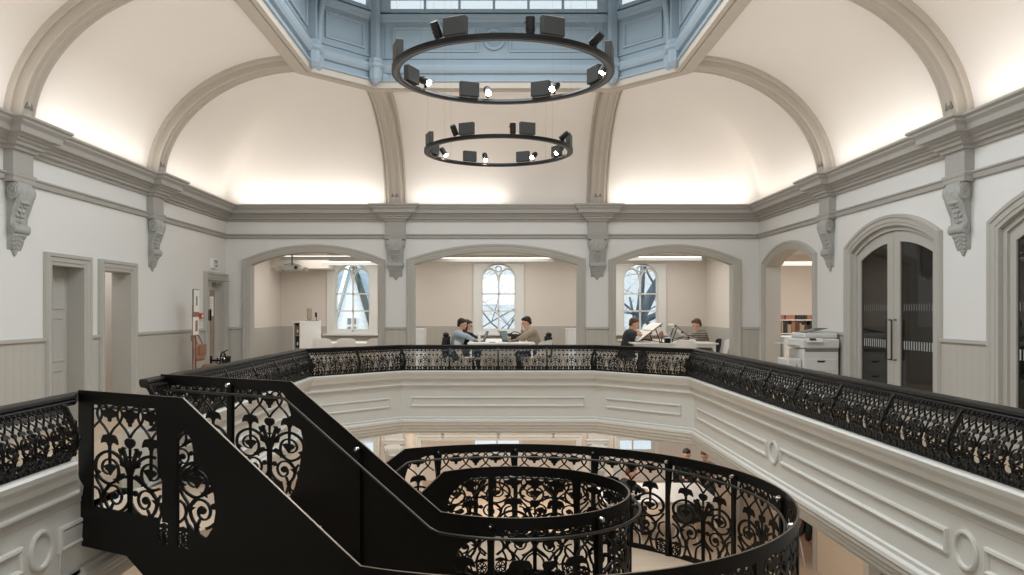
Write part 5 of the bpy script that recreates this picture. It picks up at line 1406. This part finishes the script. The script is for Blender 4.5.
shell_chair('dark chair under the person in black at the lower table', (2.33, 15.1, ZLOW), .1, 'dark')
shell_chair('black chair under the long-haired person at the middle table', (-.90, 18.25, ZG), .1, 'blackcloth')
shell_chair('black chair under the person in the striped jumper', (4.70, 17.5, ZG), pi, 'blackcloth')

# ================================================================== OUTSIDE
struct('ground', MB().box(-30, 30, 20.3, 60, -1.3, -1.2), 'outside', 'grey-green ground outside the windows', 'ground')
t = thing('gabled_house', 'white boarded gable with dark green bargeboards and slate roof outside the left window', 'house', (-4.95, 27, -2.9))
gx = lambda z: .575*(5.9-z)/2.0
MB().slab([[(-gx(0), 0), (gx(0), 0), (0, 5.9)]], lambda a, z, h: (a, h, z), 0, .3).build('gable_wall', 'weather', t)
b = MB()
for sx, w in ((1, .26),): b.slab([[(0, 6.1), (sx*gx(0)+.12, 0), (sx*gx(0)+.12+w, 0), (0+w*.4, 6.25)]], lambda a, z, h: (a, h, z), -.35, -.05)
b.build('dark_bargeboard', 'pine', t)
MB().slab([[(0, 6.1), (-gx(0)-.02, 0), (-gx(0)-.16, 0), (-.1, 6.2)]], lambda a, z, h: (a, h, z), -.35, -.05).build('pale_bargeboard', 'white', t)
MB().box(-4, 4, .5, .7, 0, 7.2).build('roof', 'slate', t)
p = MB().box(-.20, .20, -.06, 0, 3.72, 4.30).build('window', 'white', t)
b = MB()
for x in (-.15, .02):
    for z in (3.77, 4.05): b.box(x, x+.13, -.075, -.06, z, z+.2)
b.build('pane', 'grey', p)
def tree(label, base, lean, h, r, seed, depth, spread=.5):
    t = thing('bare_tree', label, 'tree', base, 0, 'bare trees outside the windows'); rnd = random.Random(seed); Bm = MB(); Tm = MB()
    def grow_(mb, p, d, L, r, k):
        pts = [p]; rs = [r]; q = p
        for i in range(5):
            d = (d+Vector((rnd.uniform(-.16, .16), rnd.uniform(-.12, .12), rnd.uniform(-.05, .12)))).normalized(); q = q+d*L/5; pts.append(q); rs.append(r*(1-.09*(i+1)))
        mb.tube(pts, rs, 8 if k > 2 else 5)
        if k <= 0: return
        for j in range(3 if k > 1 else 4):
            i = rnd.randint(2, 5); a = Vector((rnd.uniform(-1, 1), rnd.uniform(-.5, .5), rnd.uniform(-.2, .8))).normalized()
            grow_(Bm, pts[i], (d*(1-spread)+a*spread*1.3).normalized(), L*rnd.uniform(.55, .8), rs[i]*.55, k-1)
    grow_(Tm, Vector((0, 0, 0)), Vector(lean).normalized(), h, r, depth)
    Tm.build('trunk', 'bark', t, smooth=True); Bm.build('branches', 'bark', t, smooth=True)
tree('bare leafless tree outside the middle window, its trunk on the left', (-.15, 24.0, -1.2), (-.03, 0, 1), 3.0, .085, 4, 5, .7)
tree('slender bare tree outside the middle window, its trunk on the right', (.35, 25.2, -1.2), (.05, 0, 1), 3.2, .075, 9, 5, .7)
tree('wispy bare tree farthest out behind the middle window', (-.7, 27.5, -1.2), (.10, 0, 1), 3.6, .06, 21, 5, .7)
tree('thick leaning bare trunk outside the right alcove window', (3.55, 24.0, -1.2), (.20, 0, 1), 4.2, .26, 15, 4, .7)
tree('small bare tree right of the thick trunk outside the right window', (5.3, 27, -1.2), (-.12, 0, 1), 3.4, .07, 31, 5, .7)
# ================================================================== LIGHT, WORLD, CAMERA
def area(name, loc, size, power, rot=(0, 0, 0), col=(1, 1, 1)):
    l = bpy.data.lights.new(name, 'AREA'); l.shape = 'RECTANGLE'; l.size, l.size_y = size; l.energy = power; l.color = col
    o = bpy.data.objects.new(name, l); COL.objects.link(o); o.location = loc; o.rotation_euler = rot; return o
W = bpy.data.worlds.new('overcast'); bpy.context.scene.world = W; W.use_nodes = True
bg = W.node_tree.nodes['Background']; bg.inputs[0].default_value = (.93, .965, 1.0, 1); bg.inputs[1].default_value = 1.25
area('vault_fill_light', (0, 7.15, 2.4), (6.5, 13), 150, (R(180), 0, 0), (1, .97, .94))  # added upward fill for the vault; no fitting stands here
area('lantern_fill_light', (DX, 7.15, 6.3), (3.6, 9.5), 430, (0, 0, 0), (.93, .97, 1.0))  # added fill panel inside the drum, boosting daylight from the lantern windows
area('front_fill_light', (0, YN+.1, 2.4), (8, 2.2), 110, (R(78), 0, 0), (1, .99, .97))  # added fill panel; the front wall behind it has no window
WC = (1, .955, .90)
for sx, X in ((-1, XL+.22), (1, XR-.22)):
    for y0, y1 in ((-1.2, 1.6), (2.2, 5.1), (5.7, 8.5), (9.2, 12.1), (12.7, 15.4)):
        area('cove_light', (X, (y0+y1)/2, 3.74), (.16, y1-y0), 8 if y0 < 12 else 6, (R(180), R(-12*sx), 0), WC)
for x0, x1, p in ((XL+.3, -2.3, 9), (-1.7, .2, 4.5), (2.3, XR-.3, 9)):
    area('cove_light', ((x0+x1)/2, YF-.22, 3.74), (x1-x0, .16), p, (R(180-12), 0, 0), WC)
for x, p in ((-3.6, 36), (0, 36), (3.5, 36)): area('alcove_light', (x, 17.9, 2.9), (2.2, 2.4), p, (0, 0, 0), (1, .97, .93))
area('side_room_light', (7.2, 16, 2.9), (2.5, 5), 90, (0, 0, 0), (1, .96, .92))
area('left_room_light', (-6.2, 11.4, 2.9), (.9, 1.2), 9, (0, 0, 0), (1, 1, 1))
area('gable_fill_light', (-4.5, 22.5, 6.5), (5, 3), 700, (R(55), 0, 0), (.97, .98, 1))  # added lamp that brightens the gabled house beyond what the sky gives
area('right_room_light', (7.0, 8, 2.9), (1.5, 5), 25)
for loc, sz, p in (((0, 16.6, -.7), (8, 3), 130), ((4.2, 8, -.55), (1.8, 9), 60), ((-4.3, 8, -.55), (1.8, 9), 50), ((0, 14.5, -.55), (6, 2), 60)):
    area('lower_light', loc, sz, p, (0, 0, 0), (1, .95, .88))
cam = bpy.data.cameras.new('camera'); co = bpy.data.objects.new('camera', cam); COL.objects.link(co)
co.location = (0, 0, 1.6); co.rotation_euler = (R(90), 0, 0)
cam.sensor_width = 36; cam.lens = 790/1024*36; cam.shift_x = 15/1024; cam.shift_y = 23.5/1024; cam.clip_start = .05; cam.clip_end = 200
sc = bpy.context.scene; sc.camera = co
sc.view_settings.view_transform = 'Standard'; sc.view_settings.look = 'None'; sc.view_settings.exposure = 0.15
